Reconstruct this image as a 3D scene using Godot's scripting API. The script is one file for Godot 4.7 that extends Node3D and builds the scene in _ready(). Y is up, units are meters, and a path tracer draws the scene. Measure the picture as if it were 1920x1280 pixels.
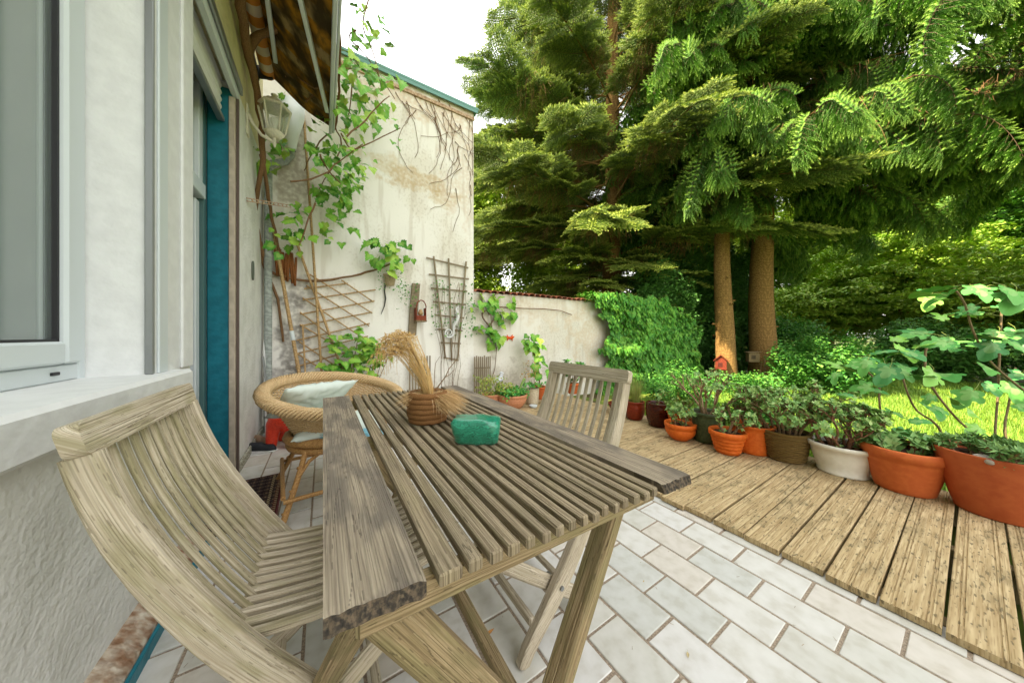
extends Node3D
# A walled terrace: slatted table and folding chairs on white tiles, a deck with a row of potted plants, conifers behind.
# Axes: -Z runs along the house wall away from the camera, +X from the house to the garden; metres.

const EYE := Vector3(0, 1.065, 0)
const FOC := 555.0
const YAW := 0.56898
const WALL_Z := -4.25
const HOUSE_X := -0.56

var rng := RandomNumberGenerator.new()
var M := {}
var taken := {}

# ---------------------------------------------------------------- survey helpers
func dirn(u: float, v: float) -> Vector3:
	var l := (u - 960.0) / FOC
	return Vector3(sin(YAW) + l * cos(YAW), -(v - 627.0) / FOC, -cos(YAW) + l * sin(YAW))
func at(u: float, v: float, t: float) -> Vector3: return EYE + dirn(u, v) * t
func on_z(u: float, v: float, z: float) -> Vector3:
	var d := dirn(u, v)
	return EYE + d * (z / d.z)
func on_x(u: float, v: float, x: float) -> Vector3:
	var d := dirn(u, v)
	return EYE + d * (x / d.x)
func r(a: float, b: float) -> float: return rng.randf_range(a, b)

# ---------------------------------------------------------------- mesh builder
class MB:
	var st := SurfaceTool.new()
	var col := Color.WHITE
	var off := Vector2.ZERO
	var xf := Transform3D.IDENTITY
	func _init() -> void:
		st.begin(Mesh.PRIMITIVE_TRIANGLES)
	func smooth(on: bool) -> void:
		st.set_smooth_group(0 if on else -1)
	func v(p: Vector3, uv := Vector2.ZERO) -> void:
		st.set_color(col)
		st.set_uv(uv + off)
		st.add_vertex(xf * p)
	# corners counter-clockwise seen from outside
	func tri(a: Vector3, b: Vector3, c: Vector3, ua := Vector2.ZERO, ub := Vector2.ZERO, uc := Vector2.ZERO) -> void:
		v(a, ua); v(c, uc); v(b, ub)
	func quad(a: Vector3, b: Vector3, c: Vector3, d: Vector3, ua := Vector2.ZERO, ub := Vector2(1, 0), uc := Vector2(1, 1), ud := Vector2(0, 1)) -> void:
		tri(a, b, c, ua, ub, uc); tri(a, c, d, ua, uc, ud)
	func buv(p: Vector3, n: Vector3) -> Vector2:
		var a := n.abs()
		if a.y >= a.x and a.y >= a.z: return Vector2(p.x, p.z)
		if a.z >= a.x: return Vector2(p.x, p.y + 0.13)
		return Vector2(p.y, p.z)
	func face(pts: Array, cen: Vector3) -> void:
		var n: Vector3 = (pts[1] - pts[0]).cross(pts[2] - pts[0])
		var m := Vector3.ZERO
		for p in pts: m += p
		m /= pts.size()
		if n.dot(m - cen) < 0.0: pts.reverse()
		for i in range(1, pts.size() - 1):
			tri(pts[0], pts[i], pts[i + 1], buv(pts[0] - cen, n), buv(pts[i] - cen, n), buv(pts[i + 1] - cen, n))
	# box of full size s about c with chamfer b
	func box(c: Vector3, s: Vector3, b := 0.0) -> void:
		smooth(false)
		var h := s * 0.5
		b = minf(b, minf(h.x, minf(h.y, h.z)) * 0.9)
		var g := func(sx: int, sy: int, sz: int, ax: int) -> Vector3:
			var k := h - Vector3(b, b, b)
			k[ax] = h[ax]
			return c + Vector3(k.x * sx, k.y * sy, k.z * sz)
		for s1 in [-1, 1]:
			face([g.call(s1, -1, -1, 0), g.call(s1, 1, -1, 0), g.call(s1, 1, 1, 0), g.call(s1, -1, 1, 0)], c)
			face([g.call(-1, s1, -1, 1), g.call(1, s1, -1, 1), g.call(1, s1, 1, 1), g.call(-1, s1, 1, 1)], c)
			face([g.call(-1, -1, s1, 2), g.call(1, -1, s1, 2), g.call(1, 1, s1, 2), g.call(-1, 1, s1, 2)], c)
		if b <= 0.0: return
		for s1 in [-1, 1]:
			for s2 in [-1, 1]:
				face([g.call(s1, s2, -1, 0), g.call(s1, s2, 1, 0), g.call(s1, s2, 1, 1), g.call(s1, s2, -1, 1)], c)
				face([g.call(s1, -1, s2, 0), g.call(s1, 1, s2, 0), g.call(s1, 1, s2, 2), g.call(s1, -1, s2, 2)], c)
				face([g.call(-1, s1, s2, 1), g.call(1, s1, s2, 1), g.call(1, s1, s2, 2), g.call(-1, s1, s2, 2)], c)
				for s3 in [-1, 1]:
					face([g.call(s1, s2, s3, 0), g.call(s1, s2, s3, 1), g.call(s1, s2, s3, 2)], c)
	func tube(pts: Array, rads: Array, n := 6, cap := true, flat := 1.0) -> void:
		smooth(true)
		var rings := []
		var side := Vector3.ZERO
		var run := 0.0
		for i in pts.size():
			var t: Vector3 = (pts[mini(i + 1, pts.size() - 1)] - pts[maxi(i - 1, 0)])
			t = t.normalized() if t.length() > 1e-9 else Vector3.UP
			if side == Vector3.ZERO:
				side = t.cross(Vector3.UP if absf(t.y) < 0.9 else Vector3.RIGHT).normalized()
			side = (side - t * side.dot(t)).normalized()
			var up := side.cross(t)
			var rd: float = rads[mini(i, rads.size() - 1)]
			if i > 0: run += pts[i].distance_to(pts[i - 1])
			var ring := []
			for k in n + 1:
				var a := TAU * k / n
				ring.append([pts[i] + side * cos(a) * rd + up * sin(a) * rd * flat, Vector2(run, k * rd * 6.283 / n)])
			rings.append(ring)
		for i in rings.size() - 1:
			for k in n:
				var a = rings[i][k]; var b = rings[i][k + 1]; var c = rings[i + 1][k + 1]; var d = rings[i + 1][k]
				quad(a[0], b[0], c[0], d[0], a[1], b[1], c[1], d[1])
		if cap:
			for e in [0, rings.size() - 1]:
				smooth(false)
				for k in n:
					var a2: Vector3 = rings[e][k][0]; var b2: Vector3 = rings[e][k + 1][0]
					if e == 0: tri(pts[e], b2, a2)
					else: tri(pts[e], a2, b2)
	# profile: Vector2(radius, height); sx, sz stretch the plan
	func lathe(prof: Array, n := 28, sx := 1.0, sz := 1.0, wob := 0.0) -> void:
		smooth(true)
		var acc := 0.0
		for i in prof.size() - 1:
			var p: Vector2 = prof[i]; var q: Vector2 = prof[i + 1]
			var nxt := acc + p.distance_to(q)
			for k in n:
				var a := TAU * k / n; var b := TAU * (k + 1) / n
				var wa := 1.0 + wob * sin(a * 3.0 + 1.0); var wb := 1.0 + wob * sin(b * 3.0 + 1.0)
				var P := [Vector3(p.x * cos(a) * sx * wa, p.y, p.x * sin(a) * sz * wa), Vector3(p.x * cos(b) * sx * wb, p.y, p.x * sin(b) * sz * wb), Vector3(q.x * cos(b) * sx * wb, q.y, q.x * sin(b) * sz * wb), Vector3(q.x * cos(a) * sx * wa, q.y, q.x * sin(a) * sz * wa)]
				var ua := a / TAU * 0.6; var ub := b / TAU * 0.6
				if p.x < 1e-5: tri(P[0], P[3], P[2], Vector2(ua, acc), Vector2(ua, nxt), Vector2(ub, nxt))
				elif q.x < 1e-5: tri(P[0], P[3], P[1], Vector2(ua, acc), Vector2(ua, nxt), Vector2(ub, acc))
				else: quad(P[0], P[3], P[2], P[1], Vector2(ua, acc), Vector2(ua, nxt), Vector2(ub, nxt), Vector2(ub, acc))
			acc = nxt
	# sweep a closed outline (x = along side, y = along normal) down a path lying across side
	func sweep(pts: Array, side: Vector3, prof_at: Callable) -> void:
		smooth(false)
		var rings := []
		var run := 0.0
		for i in pts.size():
			var t: Vector3 = (pts[mini(i + 1, pts.size() - 1)] - pts[maxi(i - 1, 0)]).normalized()
			var nn := t.cross(side).normalized()
			if i > 0: run += pts[i].distance_to(pts[i - 1])
			var ring := []
			var around := 0.0
			var pf: Array = prof_at.call(float(i) / (pts.size() - 1))
			for k in pf.size() + 1:
				var q: Vector2 = pf[k % pf.size()]
				if k > 0: around += q.distance_to(pf[k - 1])
				ring.append([pts[i] + side * q.x + nn * q.y, Vector2(run, around)])
			rings.append(ring)
		for i in rings.size() - 1:
			for k in rings[0].size() - 1:
				var a = rings[i][k]; var b = rings[i][k + 1]; var c = rings[i + 1][k + 1]; var d = rings[i + 1][k]
				quad(a[0], b[0], c[0], d[0], a[1], b[1], c[1], d[1])
		for e in [0, rings.size() - 1]:
			var cen := Vector3.ZERO
			for k in rings[e].size() - 1: cen += rings[e][k][0]
			cen /= rings[e].size() - 1
			for k in rings[e].size() - 1:
				var a3: Vector3 = rings[e][k][0]; var b3: Vector3 = rings[e][k + 1][0]
				var uu := Vector2(0.0, 0.02)
				if e == 0: tri(cen, b3, a3, uu, uu + Vector2(0.01, 0.0), uu + Vector2(0.0, 0.01))
				else: tri(cen, a3, b3, uu, uu + Vector2(0.01, 0.0), uu + Vector2(0.0, 0.01))
	# polygon in x-y pushed from z0 to z1
	func prism(poly: PackedVector2Array, z0: float, z1: float) -> void:
		smooth(false)
		if Geometry2D.is_polygon_clockwise(poly): poly.reverse()
		var ix := Geometry2D.triangulate_polygon(poly)
		for i in range(0, ix.size(), 3):
			var a := poly[ix[i]]; var b := poly[ix[i + 1]]; var c := poly[ix[i + 2]]
			if (b - a).cross(c - a) < 0.0:
				var s := b
				b = c
				c = s
			tri(Vector3(a.x, a.y, z1), Vector3(b.x, b.y, z1), Vector3(c.x, c.y, z1), a, b, c)
			tri(Vector3(a.x, a.y, z0), Vector3(c.x, c.y, z0), Vector3(b.x, b.y, z0), a, c, b)
		var run := 0.0
		for i in poly.size():
			var a := poly[i]; var b := poly[(i + 1) % poly.size()]
			var l := a.distance_to(b)
			quad(Vector3(a.x, a.y, z0), Vector3(b.x, b.y, z0), Vector3(b.x, b.y, z1), Vector3(a.x, a.y, z1), Vector2(run, z0), Vector2(run + l, z0), Vector2(run + l, z1), Vector2(run, z1))
			run += l
	func mesh(mat: Material = null) -> ArrayMesh:
		st.generate_normals()
		var m := st.commit()
		if mat: m.surface_set_material(0, mat)
		return m

# ---------------------------------------------------------------- scene tree helpers
func numbered(called: String) -> String:
	if not taken.has(called):
		taken[called] = 0
		return called
	taken[called] += 1
	return "%s_%03d" % [called, taken[called]]
func tag(o: Node3D, label := "", category := "", group := "", kind := "") -> Node3D:
	if label: o.set_meta("label", label)
	if category: o.set_meta("category", category)
	if group: o.set_meta("group", group)
	if kind: o.set_meta("kind", kind)
	return o
func thing(called: String, label: String, category: String, where := Vector3.ZERO, turn := 0.0, group := "") -> Node3D:
	var o := Node3D.new()
	o.name = numbered(called)
	add_child(o)
	o.position = where
	o.rotation.y = turn
	tag(o, label, category, group)
	return o
func part(called: String, mesh: Mesh, mat: Material, parent: Node3D, where := Transform3D.IDENTITY) -> MeshInstance3D:
	var o := MeshInstance3D.new()
	o.name = called if parent != self else numbered(called)
	o.mesh = mesh
	if mat: o.material_override = mat
	o.transform = where
	parent.add_child(o, true)
	return o
func put(b: MB, called: String, mat: Material, parent: Node3D, where := Transform3D.IDENTITY) -> MeshInstance3D:
	return part(called, b.mesh(), mat, parent, where)
func many(called: String, mesh: Mesh, mat: Material, places: Array, parent: Node3D, tints := [], kind := "stuff") -> MultiMeshInstance3D:
	var mm := MultiMesh.new()
	mm.transform_format = MultiMesh.TRANSFORM_3D
	mm.use_colors = not tints.is_empty()
	mm.mesh = mesh
	mm.instance_count = places.size()
	for i in places.size():
		mm.set_instance_transform(i, places[i])
		if tints: mm.set_instance_color(i, tints[i])
	var o := MultiMeshInstance3D.new()
	o.name = called if parent != self else numbered(called)
	o.multimesh = mm
	o.material_override = mat
	parent.add_child(o, true)
	if kind: o.set_meta("kind", kind)
	return o
func basis_to(y: Vector3, roll := 0.0) -> Basis:
	y = y.normalized()
	var x := y.cross(Vector3.UP if absf(y.y) < 0.95 else Vector3.RIGHT).normalized()
	return Basis(x, y, x.cross(y)).orthonormalized() * Basis(Vector3.UP, roll)
# bar whose local x runs from a to b, with local y as near to up as it gets
func along(a: Vector3, b: Vector3, up := Vector3.UP) -> Transform3D:
	var x := (b - a).normalized()
	var z := x.cross(up).normalized()
	return Transform3D(Basis(x, z.cross(x), z), (a + b) * 0.5)
func bend(a: Vector3, b: Vector3, n: int, sag: Vector3, jit := 0.0) -> Array:
	var o := []
	for i in n + 1:
		var t := float(i) / n
		var j := Vector3(r(-jit, jit), r(-jit, jit), r(-jit, jit)) if i > 0 and i < n else Vector3.ZERO
		o.append(a.lerp(b, t) + sag * 4.0 * t * (1.0 - t) + j)
	return o

# ---------------------------------------------------------------- textures and materials
func nz(s: int, f: float, kind := FastNoiseLite.TYPE_SIMPLEX_SMOOTH, oct := 3) -> FastNoiseLite:
	var n := FastNoiseLite.new()
	n.seed = s
	n.frequency = f
	n.noise_type = kind
	n.fractal_octaves = oct
	if oct < 2: n.fractal_type = FastNoiseLite.FRACTAL_NONE
	return n
func ntex(s: int, f: float, cols: Array, stops: Array, size := 512, oct := 4) -> NoiseTexture2D:
	var g := Gradient.new()
	g.offsets = PackedFloat32Array(stops)
	g.colors = PackedColorArray(cols)
	var t := NoiseTexture2D.new()
	t.width = size; t.height = size
	t.seamless = true
	t.noise = nz(s, f, FastNoiseLite.TYPE_SIMPLEX_SMOOTH, oct)
	t.color_ramp = g
	return t
func nnorm(s: int, f: float, strength: float, size := 512, oct := 4) -> NoiseTexture2D:
	var t := NoiseTexture2D.new()
	t.width = size; t.height = size
	t.seamless = true
	t.as_normal_map = true
	t.bump_strength = strength
	t.noise = nz(s, f, FastNoiseLite.TYPE_SIMPLEX_SMOOTH, oct)
	return t
func ptex(w: int, h: int, fn: Callable) -> ImageTexture:
	var d := PackedByteArray()
	d.resize(w * h * 3)
	var i := 0
	for y in h:
		for x in w:
			var c: Color = fn.call(x, y)
			d[i] = clampi(int(c.r * 255.0), 0, 255); d[i + 1] = clampi(int(c.g * 255.0), 0, 255); d[i + 2] = clampi(int(c.b * 255.0), 0, 255)
			i += 3
	return ImageTexture.create_from_image(Image.create_from_data(w, h, false, Image.FORMAT_RGB8, d))
func mat(col: Color, rough := 0.8, spec := 0.4) -> StandardMaterial3D:
	var m := StandardMaterial3D.new()
	m.albedo_color = col
	m.roughness = rough
	m.metallic_specular = spec
	m.cull_mode = BaseMaterial3D.CULL_DISABLED
	return m
# noise in the object's own axes, between two colours
var kept := {}
func keep(key: String, make: Callable) -> Variant:
	if not kept.has(key): kept[key] = make.call()
	return kept[key]
func speck(a: Color, b: Color, scale: float, rough := 0.85, bump := 0.0, s := 7, f := 0.02) -> StandardMaterial3D:
	var key := "m%s%s%s%s%s%s%s" % [a, b, scale, rough, bump, s, f]
	if kept.has(key): return kept[key]
	var m := mat(Color.WHITE, rough)
	if bump > 0.0: m.albedo_texture = ntex(s, f, [a, a.lerp(b, 0.5), b], [0.25, 0.5, 0.75], 256)
	else:
		var q := clampf(snappedf(a.get_luminance() / maxf(b.get_luminance(), 0.01), 0.1), 0.5, 0.9)
		m.albedo_color = b
		m.albedo_texture = keep("g%s%s" % [q, f], func() -> Texture2D: return ntex(7, f, [Color(q, q, q), Color.WHITE], [0.25, 0.75], 256))
	m.uv1_triplanar = true
	m.uv1_scale = Vector3.ONE * scale
	if bump > 0.0:
		var st := 1.0 if bump < 1.5 else (3.0 if bump < 4.5 else 6.0)
		m.normal_enabled = true
		m.normal_texture = keep("n%s%s" % [st, f], func() -> Texture2D: return nnorm(8, f * 2.0, st, 256))
		m.normal_scale = 0.7
	kept[key] = m
	return m
func leafy(backlight := Color(0.10, 0.16, 0.03), rough := 0.5, tint := Color.WHITE) -> StandardMaterial3D:
	var m := mat(tint, rough, 0.4)
	m.vertex_color_use_as_albedo = true
	m.backlight_enabled = true
	m.backlight = backlight
	return m
# weathered timber: grain runs along u (2 m across the picture), v covers 0.5 m
func timber(s: int, dark: Color, mid: Color, light: Color, blot: Color, blot_amount: float, algae := 0.0, rough := 0.85) -> StandardMaterial3D:
	var a := nz(s, 1.0, FastNoiseLite.TYPE_SIMPLEX_SMOOTH, 3)
	var b := nz(s + 1, 1.0, FastNoiseLite.TYPE_SIMPLEX_SMOOTH, 2)
	var c := nz(s + 2, 1.0, FastNoiseLite.TYPE_SIMPLEX_SMOOTH, 4)
	var one := nz(s + 3, 1.0, FastNoiseLite.TYPE_SIMPLEX_SMOOTH, 1)
	var moss := Color(0.50, 0.48, 0.32)
	var fn := func(x: int, y: int) -> Color:
		var wave := c.get_noise_2d(x * 0.006, y * 0.012) * 6.0
		var g := a.get_noise_2d(x * 0.006, (y + wave) * 0.28)
		var fine := 0.6 * one.get_noise_2d(x * 0.006 + 70.0, y * 0.75) + 0.4 * one.get_noise_2d(x * 0.012 + 170.0, y * 1.3)
		var k := c.get_noise_2d(x * 0.010 + 300.0, y * 0.016)
		var o := mid.lerp(light, clampf(g * 0.9 + 0.2, 0.0, 0.7)).lerp(dark, clampf(-g * 0.8 - 0.05, 0.0, 0.4))
		o = o.lerp(dark, clampf(-fine * 0.7 - 0.08, 0.0, 0.3)).lerp(light, clampf(fine * 0.6 - 0.1, 0.0, 0.35))
		o = o.lerp(blot, clampf((k + 0.15) * 2.2, 0.0, 1.0) * blot_amount)
		if algae > 0.0: o = o.lerp(moss, clampf(c.get_noise_2d(x * 0.012 + 900.0, y * 0.03) * 2.0, 0.0, 1.0) * algae)
		var crack := absf(one.get_noise_2d(x * 0.0035 + 40.0, y * 0.07 + 500.0))
		if crack < 0.018 + 0.02 * c.get_noise_2d(x * 0.01, y * 0.02): o = o.lerp(dark * 0.7, 0.5)
		return o
	var m := mat(Color.WHITE, rough, 0.3)
	m.albedo_texture = ptex(768, 384, fn)
	m.uv1_scale = Vector3(0.5, 2.0, 1.0)
	var fh := func(x: int, y: int) -> Color:
		var q := 0.5 + 0.35 * one.get_noise_2d(x * 0.009 + 70.0, y * 0.75) + 0.3 * a.get_noise_2d(x * 0.009, y * 0.28)
		return Color(q, q, q)
	var im := ptex(512, 384, fh).get_image()
	im.convert(Image.FORMAT_RGBA8)
	im.bump_map_to_normal_map(3.0)
	m.normal_enabled = true
	m.normal_texture = ImageTexture.create_from_image(im)
	m.normal_scale = 0.8
	return m

func _ready() -> void:
	rng.seed = 20240611
	# camera: very wide shift lens, level
	var cam := Camera3D.new()
	cam.name = "camera"
	add_child(cam)
	cam.position = EYE
	cam.rotation.y = -YAW
	cam.near = 0.05
	cam.far = 400.0
	cam.projection = Camera3D.PROJECTION_FRUSTUM
	cam.size = 2.0 * cam.near * 640.0 / FOC
	cam.frustum_offset = Vector2(0, -cam.near * 13.0 / FOC)
	cam.current = true
	# thin bright cloud
	var env := Environment.new()
	var sky := Sky.new()
	var sm := ProceduralSkyMaterial.new()
	sm.sky_top_color = Color(0.93, 0.935, 0.935)
	sm.sky_horizon_color = Color(0.98, 0.97, 0.94)
	sm.sky_curve = 0.2
	sm.ground_bottom_color = Color(0.30, 0.32, 0.22)
	sm.ground_horizon_color = Color(0.55, 0.58, 0.48)
	sm.sun_angle_max = 12.0
	sky.sky_material = sm
	env.background_mode = Environment.BG_SKY
	env.sky = sky
	env.tonemap_mode = Environment.TONE_MAPPER_LINEAR
	env.tonemap_exposure = 3.5
	env.sdfgi_enabled = true
	env.ssao_enabled = true
	env.ssil_enabled = true
	var we := WorldEnvironment.new()
	we.name = "environment"
	we.environment = env
	add_child(we)
	var sun := DirectionalLight3D.new()
	sun.name = "sun"
	sun.light_energy = 1.5
	sun.light_color = Color(1.0, 0.93, 0.80)
	sun.light_angular_distance = 0.6
	sun.shadow_enabled = true
	add_child(sun)
	sun.look_at_from_position(Vector3(-0.75, 1.0, -0.10), Vector3.ZERO)

	make_materials()
	build_ground()
	build_patio()
	build_deck()
	build_house()
	build_neighbour()
	build_garden_wall()
	build_trees()
	build_shrubs()
	build_table()
	build_chairs()
	build_table_things()
	build_wicker()
	build_corner_things()
	build_awning()
	build_vine()
	build_wall_things()
	build_wall_pots()
	build_deck_pots()
	build_fig()
	build_litter()

func make_materials() -> void:
	M.table = timber(11, Color(0.36, 0.31, 0.25), Color(0.56, 0.50, 0.41), Color(0.70, 0.64, 0.54), Color(0.47, 0.43, 0.36), 0.35, 0.15)
	M.table_board = timber(41, Color(0.36, 0.32, 0.28), Color(0.57, 0.52, 0.45), Color(0.70, 0.65, 0.57), Color(0.40, 0.37, 0.34), 0.65, 0.0)
	M.leg = timber(71, Color(0.38, 0.32, 0.23), Color(0.60, 0.52, 0.39), Color(0.74, 0.66, 0.53), Color(0.46, 0.43, 0.30), 0.5, 0.45)
	M.chair = timber(101, Color(0.56, 0.50, 0.42), Color(0.74, 0.69, 0.60), Color(0.85, 0.81, 0.74), Color(0.66, 0.61, 0.53), 0.35, 0.35)
	M.chair_moss = timber(161, Color(0.50, 0.46, 0.36), Color(0.69, 0.64, 0.54), Color(0.81, 0.77, 0.68), Color(0.58, 0.55, 0.43), 0.5, 0.5)
	M.end_grain = speck(Color(0.17, 0.16, 0.15), Color(0.44, 0.38, 0.31), 14.0, 0.95, 4.0, 171, 0.03)
	M.chair_pale = timber(131, Color(0.52, 0.47, 0.41), Color(0.73, 0.68, 0.59), Color(0.84, 0.80, 0.73), Color(0.60, 0.55, 0.47), 0.35, 0.06)
	M.bamboo = speck(Color(0.62, 0.47, 0.30), Color(0.79, 0.65, 0.45), 9.0, 0.6)
	M.lath = speck(Color(0.44, 0.36, 0.26), Color(0.60, 0.51, 0.38), 8.0, 0.85)
	M.steel = mat(Color(0.55, 0.56, 0.56), 0.4)
	M.steel.metallic = 0.7
	M.dark_metal = mat(Color(0.16, 0.16, 0.17), 0.5)
	M.upvc = mat(Color(0.80, 0.83, 0.84), 0.35)
	M.white_paint = speck(Color(0.84, 0.845, 0.84), Color(0.87, 0.875, 0.87), 2.0, 0.7, 0.6, 17, 0.02)
	M.teal = speck(Color(0.075, 0.40, 0.47), Color(0.10, 0.45, 0.52), 2.0, 0.45, 0.8, 23)
	M.terracotta = speck(Color(0.74, 0.36, 0.17), Color(0.79, 0.42, 0.21), 4.0, 0.75, 0.6, 31)
	M.orange = speck(Color(0.80, 0.36, 0.09), Color(0.85, 0.43, 0.15), 7.0, 0.55, 0.4, 37)
	M.soil = speck(Color(0.17, 0.12, 0.08), Color(0.30, 0.22, 0.15), 20.0, 0.95, 4.0, 43, 0.05)
	M.bark_twig = speck(Color(0.45, 0.35, 0.25), Color(0.62, 0.50, 0.37), 20.0, 0.85)
	M.vine_wood = speck(Color(0.36, 0.26, 0.17), Color(0.55, 0.42, 0.29), 22.0, 0.9, 2.0, 47)
	M.leaf = leafy()
	M.leaf_gloss = leafy(Color(0.08, 0.13, 0.02), 0.48)
	M.straw = leafy(Color(0.12, 0.08, 0.02), 0.7)
	M.plain_v = mat(Color.WHITE, 0.7)
	M.plain_v.vertex_color_use_as_albedo = true
	var tile_tex := ntex(61, 0.012, [Color(0.785, 0.77, 0.74), Color(0.825, 0.815, 0.795), Color(0.85, 0.84, 0.825)], [0.15, 0.45, 0.8], 512, 5)
	var tile_n := nnorm(62, 0.03, 1.2, 512, 4)
	M.tiles = []
	for i in 5:
		var m := mat([Color(0.98, 0.98, 0.98), Color(0.94, 0.94, 0.93), Color(0.99, 0.99, 1.0), Color(0.96, 0.94, 0.92), Color(0.92, 0.93, 0.93)][i], 0.42, 0.45)
		m.albedo_texture = tile_tex
		m.uv1_triplanar = true
		m.uv1_world_triplanar = true
		m.uv1_scale = Vector3.ONE * (1.6 + 0.13 * i)
		m.uv1_offset = Vector3(0.21 * i, 0, 0.37 * i)
		m.normal_enabled = true
		m.normal_texture = tile_n
		m.normal_scale = 0.25
		M.tiles.append(m)
	M.grout = speck(Color(0.53, 0.47, 0.41), Color(0.66, 0.60, 0.53), 9.0, 0.95, 2.0, 67, 0.04)
	# deck boards: yellow-grey softwood with grey-green flecks of algae along the grain
	var dn := nz(81, 1.0, FastNoiseLite.TYPE_SIMPLEX_SMOOTH, 3)
	var dn2 := nz(82, 1.0, FastNoiseLite.TYPE_SIMPLEX_SMOOTH, 2)
	M.deck = []
	for k in 3:
		var fn := func(x: int, y: int) -> Color:
			var g := dn.get_noise_2d(x * 0.006 + k * 90.0, y * 0.11)
			var f := dn2.get_noise_2d(x * 0.02 + k * 31.0, y * 0.5)
			var o := Color(0.67, 0.58, 0.43).lerp(Color(0.79, 0.71, 0.56), clampf(g + 0.4, 0.0, 1.0)).lerp(Color(0.47, 0.38, 0.26), clampf(-f * 0.9 - 0.1, 0.0, 0.5))
			var fleck := dn2.get_noise_2d(x * 0.042 + y * 0.02 + 200.0 + k * 57.0, y * 0.125 + 30.0)
			var patch := dn.get_noise_2d(x * 0.008 + 400.0 + k * 13.0, y * 0.01)
			if fleck > 0.42 - patch * 0.35: o = o.lerp(Color(0.38, 0.34, 0.26), clampf((fleck - 0.42 + patch * 0.35) * 6.0, 0.0, 0.75))
			var line := absf(dn2.get_noise_2d(x * 0.002 + k * 19.0, y * 0.09 + 77.0))
			if line < 0.035: o = o.lerp(Color(0.42, 0.34, 0.22), 0.5)
			return o.lerp(Color(0.52, 0.46, 0.34), clampf(patch * 0.9, 0.0, 0.5))
		var m := mat(Color.WHITE, 0.85, 0.3)
		m.albedo_texture = ptex(768, 256, fn)
		m.uv1_scale = Vector3(0.5, 2.0, 1.0)
		M.deck.append(m)
	M.conifer = leafy(Color(0.17, 0.24, 0.04), 0.55)
	M.bark_tree = speck(Color(0.46, 0.35, 0.19), Color(0.68, 0.54, 0.32), 3.0, 0.95, 6.0, 91, 0.03)
	M.nA = nz(3, 1.0, FastNoiseLite.TYPE_SIMPLEX_SMOOTH, 4)
	M.nB = nz(4, 1.0, FastNoiseLite.TYPE_SIMPLEX_SMOOTH, 3)
	M.glass = mat(Color(0.85, 0.93, 0.92, 0.12), 0.02, 0.5)
	M.glass.transparency = BaseMaterial3D.TRANSPARENCY_ALPHA
	M.plaster = mat(Color(0.92, 0.92, 0.91), 0.9, 0.25)
	M.plaster.albedo_texture = ntex(151, 0.006, [Color(0.90, 0.90, 0.89), Color(0.94, 0.94, 0.935), Color(0.96, 0.96, 0.955)], [0.2, 0.5, 0.8], 512, 5)
	M.plaster.uv1_triplanar = true
	M.plaster.uv1_world_triplanar = true
	M.plaster.uv1_scale = Vector3.ONE * 1.4
	M.plaster.normal_enabled = true
	M.plaster.normal_texture = nnorm(152, 0.045, 5.0, 512, 3)
	M.plaster.normal_scale = 0.5

# ---------------------------------------------------------------- ground, patio, deck
func build_ground() -> void:
	var b := MB.new()
	b.smooth(true)
	var n := nz(5, 0.12)
	var xs := [-60.0, -20.0, -9.0, 3.4, 4.0, 5.0, 6.0, 7.0, 8.0, 9.0, 7.4, 7.4, 14.0, 17.0, 22.0, 40.0, 150.0]
	var zs := [-150.0, -40.0, -20.0, -7.4, -9.0, -7.0, -5.5, -4.5, -3.5, -2.5, -1.5, -0.5, 0.5, 1.5, 3.0, 6.0, 7.4, 40.0, 150.0]
	var hgt := func(x: float, z: float) -> float: return -0.16 + (n.get_noise_2d(x * 6.0, z * 6.0) * 0.07 if x > 3.6 else 0.0)
	for i in xs.size() - 1:
		for j in zs.size() - 1:
			var P := []
			for q in [[i, j + 1], [i + 1, j + 1], [i + 1, j], [i, j]]:
				P.append(Vector3(xs[q[0]], hgt.call(xs[q[0]], zs[q[1]]), zs[q[1]]))
			b.quad(P[0], P[1], P[2], P[3])
	var m := mat(Color.WHITE, 0.95)
	m.albedo_texture = ntex(6, 0.01, [Color(0.30, 0.25, 0.15), Color(0.36, 0.40, 0.16), Color(0.42, 0.50, 0.17)], [0.3, 0.45, 0.75], 512, 5)
	m.uv1_triplanar = true
	m.uv1_world_triplanar = true
	m.uv1_scale = Vector3.ONE * 0.4
	tag(put(b, "ground", m, self), "", "", "", "structure")

func build_patio() -> void:
	var root := Node3D.new()
	root.name = "patio"
	add_child(root)
	tag(root, "", "", "", "structure")
	var b := MB.new()
	b.box(Vector3(0.70, -0.084, -1.35), Vector3(2.5, 0.16, 5.8))
	put(b, "bedding", M.grout, root)
	var variants := []
	for w in [0.157, 0.120]:
		for i in 3:
			var t := MB.new()
			t.box(Vector3.ZERO, Vector3(w, 0.014, 0.2335 - 0.0012 * i), 0.0022)
			variants.append(t.mesh())
	for k in 15:
		var x0 := 1.786 - 0.1675 * k
		var cut: bool = k == 14
		if x0 < -0.56: continue
		for j in range(-2, 18):
			var zj: float = -0.25 + 0.121 * (k % 2) - 0.243 * j
			var zc := zj - 0.1215
			if zc < -4.15 or zc > 0.35: continue
			var xc := x0 + 0.08375
			if xc + 0.08 > 1.93: xc = 1.786 + 0.0675
			var o := part("tile", variants[(3 if k == 0 else 0) + rng.randi() % 3], M.tiles[rng.randi() % 5], root)
			o.transform = Transform3D(Basis.from_euler(Vector3(r(-0.004, 0.004), r(-0.004, 0.004), r(-0.006, 0.006))), Vector3(xc, -0.007 + r(-0.0015, 0.0015), zc))

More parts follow.
